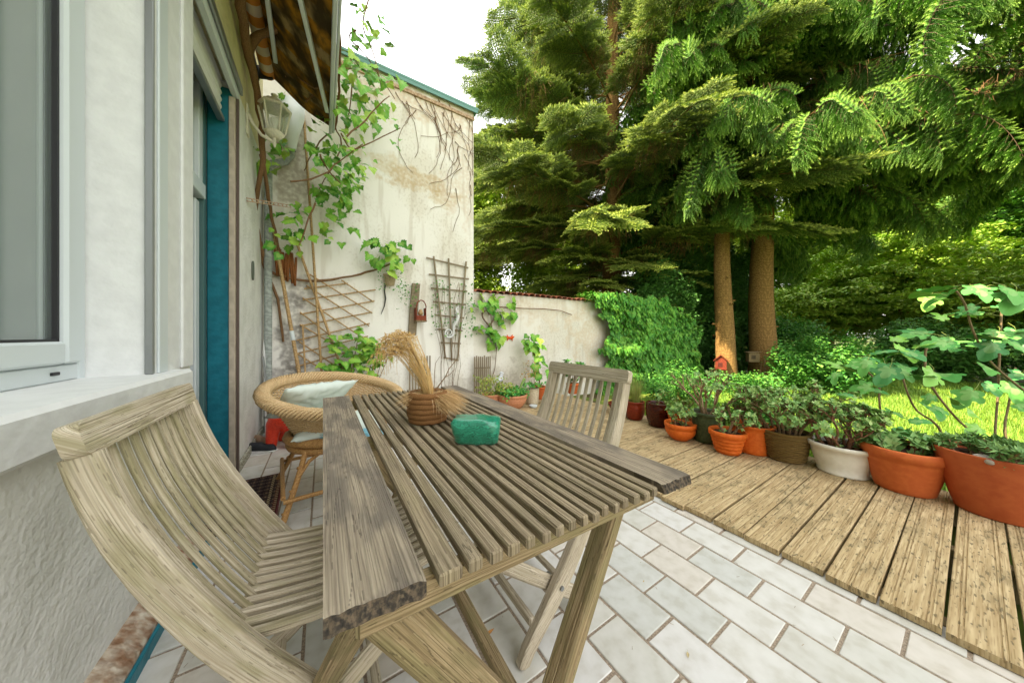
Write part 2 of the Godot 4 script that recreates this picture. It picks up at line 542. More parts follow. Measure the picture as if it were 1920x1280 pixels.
func build_deck() -> void:
	var root := Node3D.new()
	root.name = "deck"
	add_child(root)
	tag(root, "", "", "", "structure")
	var variants := []
	for vi in 4:
		var poly := PackedVector2Array()
		var w := 0.139
		# grooved top: x of the outline runs across the board
		poly.append(Vector2(-w / 2, -0.026)); poly.append(Vector2(w / 2, -0.026)); poly.append(Vector2(w / 2, -0.003)); poly.append(Vector2(w / 2 - 0.003, 0.0))
		var gr := [0.046, 0.036, -0.034, -0.044] if vi % 2 == 0 else [0.044, 0.004, -0.004, -0.044]
		for g in gr:
			poly.append(Vector2(g + 0.0026, 0.0)); poly.append(Vector2(g + 0.001, -0.0035)); poly.append(Vector2(g - 0.001, -0.0035)); poly.append(Vector2(g - 0.0026, 0.0))
		poly.append(Vector2(-w / 2 + 0.003, 0.0)); poly.append(Vector2(-w / 2, -0.003))
		var b := MB.new()
		# prism runs along its z; turn so that the length lies along world x
		b.smooth(false)
		b.prism(poly, -0.82, 0.82)
		variants.append(swap_uv(b.mesh(), Vector2(0.9, 0.03 + 0.11 * vi)))
	for i in 31:
		var z := 0.31 - 0.1475 * i
		var o := part("board", variants[rng.randi() % 4], M.deck[rng.randi() % 3], root)
		var flip := PI if rng.randf() < 0.5 else 0.0
		o.transform = Transform3D(Basis(Vector3.UP, PI / 2 + flip + r(-0.004, 0.004)), Vector3(2.66 + r(-0.012, 0.012), 0.03 + r(-0.002, 0.002), z + r(-0.003, 0.003)))
	for x in [1.95, 2.65, 3.38]:
		var j := MB.new()
		j.box(Vector3(x, -0.07, -1.9), Vector3(0.06, 0.145, 4.6), 0.003)
		put(j, "joist", M.leg, root)

# long thing pushed along z: make u run along z and v round the outline
func swap_uv(m: ArrayMesh, off: Vector2) -> ArrayMesh:
	var a := m.surface_get_arrays(0)
	var uv: PackedVector2Array = a[Mesh.ARRAY_TEX_UV]
	for i in uv.size():
		uv[i] = Vector2(uv[i].y, uv[i].x) + off
	a[Mesh.ARRAY_TEX_UV] = uv
	var o := ArrayMesh.new()
	o.add_surface_from_arrays(Mesh.PRIMITIVE_TRIANGLES, a)
	return o

# ---------------------------------------------------------------- house
func slab(parent: Node3D, called: String, a: Vector3, b: Vector3, m: Material, bevel := 0.0) -> MeshInstance3D:
	var mb := MB.new()
	mb.box((a + b) * 0.5, (b - a).abs(), bevel)
	return put(mb, called, m, parent)

func build_house() -> void:
	var h := thing("house", "white rendered house with window, teal door reveal and wide sill", "house", Vector3.ZERO)
	var X0 := HOUSE_X - 0.26
	var X1 := HOUSE_X
	var W: Material = M.plaster
	slab(h, "wall", Vector3(X0, -0.15, 3.0), Vector3(X1, 0.80, -2.115), W)             # under the window
	slab(h, "wall", Vector3(X0, 0.80, -1.737), Vector3(X1, 2.97, -2.115), M.white_paint)            # pier between window and door
	slab(h, "wall", Vector3(X0, 0.80, 3.0), Vector3(X1, 2.97, 1.2), W)
	slab(h, "wall", Vector3(X0, -0.15, -3.03), Vector3(X1, 2.97, WALL_Z), W)            # beyond the door
	var cream: StandardMaterial3D = M.plaster.duplicate()
	cream.albedo_color = Color(0.90, 0.86, 0.70)
	slab(h, "wall", Vector3(X0, 2.97, 3.0), Vector3(X1, 7.4, WALL_Z), cream)            # above the openings
	slab(h, "side_wall", Vector3(-7.0, -0.15, 3.0), Vector3(X0, 7.4, 2.74), W)
	slab(h, "side_wall", Vector3(-7.0, -0.15, WALL_Z), Vector3(X0, 7.4, WALL_Z + 0.2), W)
	slab(h, "back_wall", Vector3(-7.26, -0.15, 3.0), Vector3(-7.0, 7.4, WALL_Z), W)
	slab(h, "roof", Vector3(-7.5, 7.4, 3.2), Vector3(-0.42, 7.6, WALL_Z), M.dark_metal)
	slab(h, "ceiling", Vector3(-7.0, 2.98, 2.74), Vector3(X0, 3.15, WALL_Z + 0.2), W)
	slab(h, "floor", Vector3(-7.0, -0.15, 2.74), Vector3(X0, -0.02, WALL_Z + 0.2), M.grout)
	var inner := mat(Color(0.62, 0.67, 0.65), 0.9)
	slab(h, "partition", Vector3(-2.3, -0.02, 2.74), Vector3(-2.2, 2.97, WALL_Z + 0.2), inner)
	slab(h, "partition", Vector3(-2.2, -0.02, -1.9), Vector3(X0, 2.97, -1.98), inner)
	# step of bare masonry and teal strip at the foot of the wall
	var sk := MB.new()
	var rk := nz(15, 9.0)
	sk.smooth(true)
	for i in 60:
		var za := 0.9 - 0.05 * i
		var zb := za - 0.05
		if zb < -2.1: break
		var e := func(z: float, k: float) -> float: return rk.get_noise_2d(z * 2.0, k) * 0.006
		var A := [Vector3(X1, 0.10, za), Vector3(X1 + 0.035 + e.call(za, 1.0), 0.075, za), Vector3(X1 + 0.062, 0.045, za), Vector3(X1 + 0.066, -0.02, za)]
		var B := [Vector3(X1, 0.10, zb), Vector3(X1 + 0.035 + e.call(zb, 1.0), 0.075, zb), Vector3(X1 + 0.062, 0.045, zb), Vector3(X1 + 0.066, -0.02, zb)]
		for k in 3: sk.quad(A[k], A[k + 1], B[k + 1], B[k])
	put(sk, "masonry_foot", speck(Color(0.52, 0.38, 0.28), Color(0.84, 0.81, 0.75), 3.0, 0.95, 5.0, 71, 0.025), h)
	slab(h, "skirting", Vector3(X1 + 0.066, -0.01, 0.9), Vector3(X1 + 0.078, 0.042, -2.1), M.teal, 0.002)
	var foot := speck(Color(0.44, 0.42, 0.34), Color(0.80, 0.80, 0.76), 7.4, 0.95, 4.0, 73, 0.03)
	slab(h, "masonry_foot", Vector3(X1, -0.02, -3.05), Vector3(X1 + 0.02, 0.07, -4.2), foot, 0.012)
	# sill
	var sill := slab(h, "window_sill", Vector3(X0 + 0.05, 0.80, 1.2), Vector3(-0.50, 0.91, -1.934), M.white_paint, 0.012)
	sill.set_meta("label", "thick white painted window sill")
	# window: frame, sash and pane in the opening's depth
	var wx := HOUSE_X - 0.165
	var w := Node3D.new()
	w.name = "window"
	h.add_child(w)
	slab(w, "frame", Vector3(wx - 0.06, 0.90, -1.737), Vector3(wx, 2.96, -1.70), M.upvc, 0.004)
	slab(w, "frame", Vector3(wx - 0.06, 0.911, 1.2), Vector3(wx, 0.965, -1.70), M.upvc, 0.004)
	slab(w, "sash", Vector3(wx - 0.05, 0.968, -1.692), Vector3(wx + 0.014, 2.95, -1.615), M.upvc, 0.008)
	slab(w, "sash", Vector3(wx - 0.05, 0.968, 1.2), Vector3(wx + 0.014, 1.042, -1.612), M.upvc, 0.008)
	slab(w, "gasket", Vector3(wx - 0.03, 1.042, -1.615), Vector3(wx - 0.002, 2.95, -1.606), M.dark_metal)
	slab(w, "gasket", Vector3(wx - 0.03, 1.042, 1.2), Vector3(wx - 0.002, 1.05, -1.612), M.dark_metal)
	slab(w, "pane", Vector3(wx - 0.022, 1.045, 1.2), Vector3(wx - 0.014, 2.95, -1.61), M.glass)
	slab(w, "drain_cap", Vector3(wx, 0.934, -1.60), Vector3(wx + 0.006, 0.944, -1.57), M.dark_metal)
	slab(w, "shutter_guide", Vector3(X1 - 0.020, 0.91, -1.736), Vector3(X1 + 0.004, 2.96, -1.722), M.steel, 0.003)
	var net := mat(Color(0.83, 0.87, 0.85), 0.95)
	var cb := MB.new()
	cb.smooth(true)
	for i in 90:
		var z0 := 1.1 - 0.0305 * i
		cb.quad(Vector3(-0.90 + 0.018 * sin(i * 0.9), 0.3, z0), Vector3(-0.90 + 0.018 * sin((i + 1) * 0.9), 0.3, z0 - 0.0305), Vector3(-0.90 + 0.018 * sin((i + 1) * 0.9), 2.8, z0 - 0.0305), Vector3(-0.90 + 0.018 * sin(i * 0.9), 2.8, z0))
	put(cb, "curtain", net, w)
	# pier trim: a recessed board line
	slab(h, "pier_trim", Vector3(X1, 0.91, -1.985), Vector3(X1 + 0.012, 2.96, -2.113), M.white_paint, 0.004)
	slab(h, "pier_trim", Vector3(X1, 0.91, -1.76), Vector3(X1 + 0.008, 2.96, -1.84), M.upvc, 0.003)
	# door
	var d := Node3D.new()
	d.name = "door"
	h.add_child(d)
	var dx := HOUSE_X - 0.15
	slab(d, "reveal", Vector3(dx, -0.02, -3.03), Vector3(X1 - 0.012, 2.90, -2.995), M.teal, 0.006)
	slab(d, "reveal", Vector3(dx, -0.02, -2.115), Vector3(X1 - 0.01, 2.90, -2.14), M.white_paint, 0.003)
	slab(d, "shutter_guide", Vector3(X1 - 0.03, -0.02, -3.028), Vector3(X1 + 0.004, 2.84, -2.985), speck(Color(0.68, 0.63, 0.56), Color(0.74, 0.69, 0.62), 2.0, 0.6), 0.003)
	slab(d, "shutter_guide", Vector3(X1 + 0.005, -0.01, -3.045), Vector3(X1 + 0.02, 2.86, -3.02), mat(Color(0.36, 0.30, 0.28), 0.5), 0.003)
	var df := mat(Color(0.30, 0.42, 0.42), 0.4)
	slab(d, "frame", Vector3(dx - 0.07, -0.02, -2.995), Vector3(dx, 2.8, -2.94), df, 0.004)
	slab(d, "transom", Vector3(dx - 0.07, 2.02, -2.94), Vector3(dx + 0.01, 2.12, -2.14), M.upvc, 0.005)
	slab(d, "sash", Vector3(dx - 0.05, 2.12, -2.94), Vector3(dx - 0.005, 2.8, -2.87), M.upvc, 0.005)
	slab(d, "pane", Vector3(dx - 0.035, 2.12, -2.87), Vector3(dx - 0.028, 2.8, -2.14), M.glass)
	slab(d, "leaf_edge", Vector3(dx - 0.09, 0.02, -2.93), Vector3(dx - 0.02, 2.0, -2.86), M.upvc, 0.006)
	slab(d, "leaf_edge", Vector3(dx - 0.10, 0.02, -2.86), Vector3(dx - 0.05, 2.0, -2.80), M.dark_metal, 0.004)
	slab(d, "threshold", Vector3(dx - 0.1, -0.02, -2.995), Vector3(X1 + 0.02, 0.012, -2.14), M.steel, 0.004)
	# roller shutter, almost up: bowed laths in a housing
	var s := Node3D.new()
	s.name = "roller_shutter"
	h.add_child(s)
	for i in 7:
		var lb := MB.new()
		lb.smooth(true)
		var y0 := 2.66 + 0.052 * i
		for k in 5:
			var a0 := k / 5.0; var a1 := (k + 1) / 5.0
			var p := Vector3(X1 - 0.075 + 0.010 * sin(a0 * PI), y0 + 0.049 * a0, -2.16)
			var q := Vector3(X1 - 0.075 + 0.010 * sin(a1 * PI), y0 + 0.049 * a1, -2.16)
			var dz := Vector3(0, 0, -0.82)
			lb.quad(p, p + dz, q + dz, q)
		put(lb, "lath", M.white_paint, s)
	slab(s, "bottom_rail", Vector3(X1 - 0.09, 2.63, -2.15), Vector3(X1 - 0.05, 2.66, -2.98), M.steel, 0.004)
	slab(s, "housing_lip", Vector3(X1 - 0.02, 2.855, -2.11), Vector3(X1 + 0.022, 2.94, -3.04), M.upvc, 0.008)
	slab(s, "housing_lip", Vector3(X1 + 0.022, 2.90, -2.11), Vector3(X1 + 0.04, 2.97, -3.05), M.steel, 0.006)
	# flaked hook hole beside the door
	var hk := MB.new()
	var pts := []
	for i in 11: pts.append(Vector3(X1 + 0.012, 1.66 + 0.085 * cos(TAU * i / 10.0), -3.62 + 0.03 * sin(TAU * i / 10.0)))
	hk.tube(pts, [0.007], 5)
	put(hk, "hook", mat(Color(0.35, 0.38, 0.33), 0.8), h)

# ---------------------------------------------------------------- neighbouring building
func stain_image(w: int, hh: int, x0: float, x1: float, y1: float, spots: Array, base: Color) -> ImageTexture:
	var a := nz(201, 1.0, FastNoiseLite.TYPE_SIMPLEX_SMOOTH, 5)
	var b := nz(202, 1.0, FastNoiseLite.TYPE_SIMPLEX_SMOOTH, 3)
	var fn := func(px: int, py: int) -> Color:
		var x := x0 + (x1 - x0) * px / w
		var y := y1 - y1 * py / hh
		var o := base
		var blot := a.get_noise_2d(x * 0.9, y * 0.9)
		o = o.lerp(Color(0.84, 0.81, 0.75), clampf(blot * 1.2 + 0.02, 0.0, 0.5))
		o = o.lerp(Color(0.66, 0.62, 0.55), clampf(b.get_noise_2d(x * 26.0, y * 17.0) * 0.8 - 0.1, 0.0, 0.3) * clampf(blot * 2.0 + 0.5, 0.0, 1.0))
		o = o.lerp(Color(0.70, 0.65, 0.58), clampf(b.get_noise_2d(x * 6.0 + 50.0, y * 0.7) * 1.0 - 0.2, 0.0, 0.25))
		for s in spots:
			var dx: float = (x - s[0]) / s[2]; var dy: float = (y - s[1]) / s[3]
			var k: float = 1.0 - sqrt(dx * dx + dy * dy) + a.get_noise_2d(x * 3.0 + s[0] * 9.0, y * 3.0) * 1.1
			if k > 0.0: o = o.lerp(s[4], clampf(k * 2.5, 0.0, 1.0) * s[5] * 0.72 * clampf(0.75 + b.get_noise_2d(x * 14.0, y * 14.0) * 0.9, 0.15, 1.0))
		return o
	return ptex(w, hh, fn)

func wall_panel(parent: Node3D, x0: float, x1: float, y1: float, z: float, depth: float, tex: Texture2D, s: int, rough_amp := 0.006) -> void:
	var b := MB.new()
	b.smooth(true)
	var n := nz(s, 1.6)
	var nx := int((x1 - x0) / 0.09); var ny := int((y1 + 0.15) / 0.09)
	var g := func(i: int, j: int) -> Vector3:
		var x := x0 + (x1 - x0) * i / nx; var y := -0.15 + (y1 + 0.15) * j / ny
		var e := rough_amp if i > 0 and i < nx and j < ny else 0.0
		return Vector3(x, y, z + n.get_noise_2d(x * 2.0, y * 2.0) * e)
	for i in nx:
		for j in ny:
			var P := [g.call(i, j), g.call(i + 1, j), g.call(i + 1, j + 1), g.call(i, j + 1)]
			var U := []
			for p in P: U.append(Vector2((p.x - x0) / (x1 - x0), 1.0 - maxf(p.y, 0.0) / y1))
			b.quad(P[0], P[1], P[2], P[3], U[0], U[1], U[2], U[3])
	b.smooth(false)
	b.quad(Vector3(x1, -0.15, z), Vector3(x1, -0.15, z - depth), Vector3(x1, y1, z - depth), Vector3(x1, y1, z), Vector2(0.9, 1), Vector2(1, 1), Vector2(1, 0), Vector2(0.9, 0))
	b.quad(Vector3(x0, y1, z), Vector3(x1, y1, z), Vector3(x1, y1, z - depth), Vector3(x0, y1, z - depth), Vector2(0, 0), Vector2(1, 0), Vector2(1, 0.02), Vector2(0, 0.02))
	b.quad(Vector3(x1, -0.15, z - depth), Vector3(x0, -0.15, z - depth), Vector3(x0, y1, z - depth), Vector3(x1, y1, z - depth), Vector2(0, 1), Vector2(1, 1), Vector2(1, 0), Vector2(0, 0))
	b.quad(Vector3(x0, -0.15, z - depth), Vector3(x0, -0.15, z), Vector3(x0, y1, z), Vector3(x0, y1, z - depth), Vector2(0.9, 1), Vector2(1, 1), Vector2(1, 0), Vector2(0.9, 0))
	var m := mat(Color.WHITE, 0.92, 0.25)
	m.albedo_texture = tex
	m.texture_repeat = false
	m.detail_enabled = false
	put(b, "wall", m, parent)

func build_neighbour() -> void:
	var h := thing("neighbour_building", "tall stained white building end with green metal coping above the trellises", "building")
	var grey := Color(0.46, 0.44, 0.42)
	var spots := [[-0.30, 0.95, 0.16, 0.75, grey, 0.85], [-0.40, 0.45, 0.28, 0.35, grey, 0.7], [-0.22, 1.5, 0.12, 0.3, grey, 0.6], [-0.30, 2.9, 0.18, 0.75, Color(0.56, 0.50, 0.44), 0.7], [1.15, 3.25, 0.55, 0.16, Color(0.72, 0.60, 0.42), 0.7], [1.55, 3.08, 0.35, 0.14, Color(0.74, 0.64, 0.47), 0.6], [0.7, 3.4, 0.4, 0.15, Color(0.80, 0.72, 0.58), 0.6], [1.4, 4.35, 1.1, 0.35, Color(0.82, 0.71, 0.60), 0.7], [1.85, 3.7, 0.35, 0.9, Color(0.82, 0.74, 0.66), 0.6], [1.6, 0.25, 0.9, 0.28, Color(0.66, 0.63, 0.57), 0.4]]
	wall_panel(h, -0.56, 2.0, 4.58, WALL_Z, 7.0, stain_image(420, 720, -0.56, 2.0, 4.58, spots, Color(0.93, 0.92, 0.89)), 203)
	slab(h, "cornice", Vector3(-0.56, 4.42, WALL_Z + 0.002), Vector3(2.01, 4.47, WALL_Z + 0.022), speck(Color(0.62, 0.50, 0.40), Color(0.80, 0.70, 0.60), 4.0, 0.95, 3.0, 77), 0.004)
	var zc := mat(Color(0.40, 0.58, 0.55), 0.45)
	slab(h, "coping", Vector3(-0.56, 4.58, WALL_Z + 0.05), Vector3(2.07, 4.62, WALL_Z - 7.0), zc, 0.006)
	slab(h, "coping", Vector3(-0.56, 4.53, WALL_Z + 0.038), Vector3(2.055, 4.58, WALL_Z + 0.05), zc, 0.002)
	# bare creeper stems clinging to the top right of the wall
	var c := thing("bare_creeper", "bare brown creeper twigs clinging to the upper wall below the green coping", "creeper", Vector3.ZERO)
	var b := MB.new()
	for i in 34:
		var p := Vector3(r(0.75, 1.98), r(4.2, 4.52), WALL_Z + 0.012)
		if i > 24: p = Vector3(r(1.6, 1.95), r(3.0, 4.0), WALL_Z + 0.012)
		var pts := [p]
		var a := r(-0.6, 0.9)
		for k in 3 + rng.randi() % 9:
			a += r(-0.5, 0.5)
			p += Vector3(sin(a) * 0.09, -cos(a) * 0.10, 0)
			p.x = clampf(p.x, 0.5, 1.98)
			p.y = maxf(p.y, 2.55)
			pts.append(p)
		b.tube(pts, [0.006, 0.004, 0.003], 4, false)
	put(b, "twigs", M.vine_wood, c)

func build_garden_wall() -> void:
	var h := thing("garden_wall", "low rendered garden wall topped with reddish clay tiles, half under ivy", "wall")
	var spots := [[2.3, 0.3, 1.2, 0.35, Color(0.60, 0.56, 0.50), 0.5], [4.7, 1.0, 0.7, 0.9, Color(0.83, 0.74, 0.62), 0.7], [3.6, 1.5, 1.0, 0.3, Color(0.85, 0.78, 0.68), 0.6], [2.6, 1.6, 0.5, 0.3, Color(0.78, 0.70, 0.60), 0.5]]
	wall_panel(h, 2.001, 7.4, 1.74, WALL_Z - 0.004, 0.22, stain_image(512, 200, 2.0, 7.4, 1.74, spots, Color(0.92, 0.90, 0.86)), 213, 0.012)
	var variants := []
	for i in 3:
		var b := MB.new()
		b.smooth(true)
		for k in 6:
			var a0 := PI * k / 6.0; var a1 := PI * (k + 1) / 6.0
			var f := func(a: float, z: float, rr: float) -> Vector3: return Vector3(-cos(a) * rr, sin(a) * rr * 0.62, z)
			b.quad(f.call(a0, 0.17, 0.078), f.call(a1, 0.17, 0.078), f.call(a1, -0.17, 0.066 + 0.004 * i), f.call(a0, -0.17, 0.066 + 0.004 * i))
			b.quad(f.call(a0, 0.17, 0.064), f.call(a1, 0.17, 0.064), f.call(a1, 0.17, 0.078), f.call(a0, 0.17, 0.078))
		variants.append(b.mesh())
	var mm := []
	for i in 3: mm.append(speck([Color(0.50, 0.26, 0.18), Color(0.58, 0.34, 0.25), Color(0.44, 0.27, 0.20)][i], [Color(0.68, 0.42, 0.31), Color(0.72, 0.50, 0.40), Color(0.60, 0.42, 0.33)][i], 8.0, 0.9, 2.0, 220 + i))
	for i in 42:
		part("coping_tile", variants[i % 3], mm[rng.randi() % 3], h, Transform3D(Basis.from_euler(Vector3(r(0.09, 0.15), r(-0.05, 0.05), r(-0.04, 0.04))), Vector3(2.08 + 0.127 * i, 1.755 + r(-0.006, 0.006), WALL_Z - 0.11)))

# ---------------------------------------------------------------- table and chairs
func plank(len_: float, h: float, w: float, bev: float, uo: Vector2) -> ArrayMesh:
	var b := MB.new()
	b.off = uo + Vector2(len_ * 0.5 + 0.02, w * 0.5 + 0.01)
	b.box(Vector3.ZERO, Vector3(len_, h, w), bev)
	return b.mesh()
func strut(parent: Node3D, called: String, a: Vector3, c: Vector3, h: float, w: float, m: Material, up := Vector3.UP, bev := 0.004) -> MeshInstance3D:
	return part(called, plank(a.distance_to(c), h, w, bev, Vector2(r(0.0, 0.6), r(0.0, 0.3))), m, parent, along(a, c, up))

func build_table() -> void:
	var t := thing("slatted_table", "weathered grey wooden folding table with a slatted top and wide edge boards", "table", Vector3(0, 0, 0))
	var zn := func(x: float) -> float: return -0.398 + x * 0.06
	var zf := -1.80
	var top := 0.74
	# wide boards with worn, uneven ends
	for e in [[0.058, 0.116, 5], [0.671, 0.098, 9]]:
		var b := MB.new()
		b.smooth(false)
		var n := nz(e[2], 1.0)
		var x0: float = e[0] - e[1] / 2; var x1: float = e[0] + e[1] / 2
		var pr := func(x: float, z: float) -> Vector2: return Vector2(-z, x - x0)
		var eg := MB.new()
		eg.smooth(false)
		var nseg := 14
		var up_n := []; var lo_n := []
		for i in nseg + 1:
			var x: float = lerpf(x0, x1, float(i) / nseg)
			var wob := n.get_noise_1d(x * 160.0) * 0.006
			up_n.append(Vector3(x, top - 0.001 - absf(wob) * 0.35, zn.call(x) + wob - 0.004))
			lo_n.append(Vector3(x, top - 0.020, zn.call(x) + 0.002 + n.get_noise_1d(x * 90.0 + 40.0) * 0.004))
		for i in nseg:
			var xa: float = up_n[i].x; var xb: float = up_n[i + 1].x
			var m0 := Vector3(xa, top, zn.call(xa) - 0.016); var m1 := Vector3(xb, top, zn.call(xb) - 0.016)
			eg.quad(lo_n[i], lo_n[i + 1], up_n[i + 1], up_n[i], Vector2(xa * 0.3, 0.31), Vector2(xb * 0.3, 0.31), Vector2(xb * 0.3, 0.318), Vector2(xa * 0.3, 0.318))
			b.quad(up_n[i], up_n[i + 1], m1, m0, pr.call(xa, -0.39), pr.call(xb, -0.39), pr.call(xb, m1.z), pr.call(xa, m0.z))
			b.quad(m0, m1, Vector3(xb, top, zf), Vector3(xa, top, zf), pr.call(xa, m0.z), pr.call(xb, m1.z), pr.call(xb, zf), pr.call(xa, zf))
			b.quad(Vector3(xa, top - 0.020, zf), Vector3(xb, top - 0.020, zf), lo_n[i + 1], lo_n[i], pr.call(xa, zf), pr.call(xb, zf), pr.call(xb, -0.39), pr.call(xa, -0.39))
			b.quad(Vector3(xb, top - 0.020, zf), Vector3(xa, top - 0.020, zf), Vector3(xa, top, zf), Vector3(xb, top, zf))
		for s in [0, nseg]:
			var x: float = up_n[s].x
			var Q := [lo_n[s], up_n[s], Vector3(x, top, zn.call(x) - 0.016), Vector3(x, top, zf), Vector3(x, top - 0.020, zf)]
			for i in range(1, 4):
				if s == 0: b.tri(Q[0], Q[i], Q[i + 1], Vector2(-Q[0].z, 0.2), Vector2(-Q[i].z, 0.2 + Q[i].y - top), Vector2(-Q[i + 1].z, 0.2))
				else: b.tri(Q[0], Q[i + 1], Q[i], Vector2(-Q[0].z, 0.2), Vector2(-Q[i + 1].z, 0.2), Vector2(-Q[i].z, 0.2 + Q[i].y - top))
		put(eg, "end_grain", M.end_grain, put(b, "edge_board", M.table_board, t))
	var xs := [0.150, 0.188, 0.221, 0.252, 0.283, 0.313, 0.342, 0.370, 0.397, 0.424, 0.452, 0.480, 0.508, 0.537, 0.567, 0.597]
	for i in xs.size():
		var w: float = 0.034 if i == 0 else (0.0225 if i < 4 else 0.0178)
		var za: float = zn.call(xs[i]) - 0.002 + r(-0.003, 0.003)
		var zb := zf + r(-0.004, 0.004)
		part("slat", plank(za - zb, 0.019, w, 0.0028, Vector2(r(0.0, 0.4), r(0.0, 0.34))), M.table, t, along(Vector3(xs[i], top - 0.010 + r(-0.0015, 0.0008), za), Vector3(xs[i], top - 0.010, zb)))
	for z in [-0.432, -1.10, -1.74]:
		strut(t, "cross_rail", Vector3(0.035, 0.697, z), Vector3(0.66, 0.697, z + 0.014), 0.046, 0.026, M.leg, Vector3.UP, 0.005)
	for z in [-0.475, -1.69]:
		strut(t, "leg", Vector3(0.625, 0.705, z), Vector3(0.235, 0.0, z), 0.052, 0.036, M.leg, Vector3(0, 0, 1), 0.006)
		strut(t, "leg", Vector3(0.045, 0.68, z - 0.045), Vector3(0.50, 0.0, z - 0.045), 0.036, 0.075, M.leg, Vector3(0, 0, -1), 0.006)
	strut(t, "brace", Vector3(0.070, 0.64, -0.53), Vector3(-0.05, 0.0, -0.985), 0.05, 0.03, M.leg, Vector3.RIGHT, 0.005)
	strut(t, "stretcher", Vector3(0.37, 0.235, -0.50), Vector3(0.37, 0.235, -1.71), 0.03, 0.03, M.leg, Vector3.UP, 0.004)

func chair_path(y_top: float, y_end: float, n: int, du: float, z: float) -> Array:
	var K := [Vector2(0.0, 0.90), Vector2(0.028, 0.78), Vector2(0.068, 0.67), Vector2(0.128, 0.545), Vector2(0.20, 0.42), Vector2(0.285, 0.30), Vector2(0.40, 0.15), Vector2(0.525, 0.0)]
	var o := []
	for i in n + 1:
		var y := lerpf(y_top, y_end, float(i) / n)
		for k in K.size() - 1:
			if y <= K[k].y + 1e-4 and y >= K[k + 1].y - 1e-4:
				var t := inverse_lerp(K[k].y, K[k + 1].y, y)
				var a: Vector2 = K[maxi(k - 1, 0)]; var d: Vector2 = K[mini(k + 2, K.size() - 1)]
				var q: Vector2 = K[k].cubic_interpolate(K[k + 1], a, d, t)
				o.append(Vector3(q.x + du, y, z))
				break
	return o

func planar_uv(m: ArrayMesh, off: Vector2) -> ArrayMesh:
	var a := m.surface_get_arrays(0)
	var p: PackedVector3Array = a[Mesh.ARRAY_VERTEX]
	var uv: PackedVector2Array = a[Mesh.ARRAY_TEX_UV]
	for i in uv.size(): uv[i] = Vector2(p[i].x, p[i].y + p[i].z) + off
	a[Mesh.ARRAY_TEX_UV] = uv
	var o := ArrayMesh.new()
	o.add_surface_from_arrays(Mesh.PRIMITIVE_TRIANGLES, a)
	return o

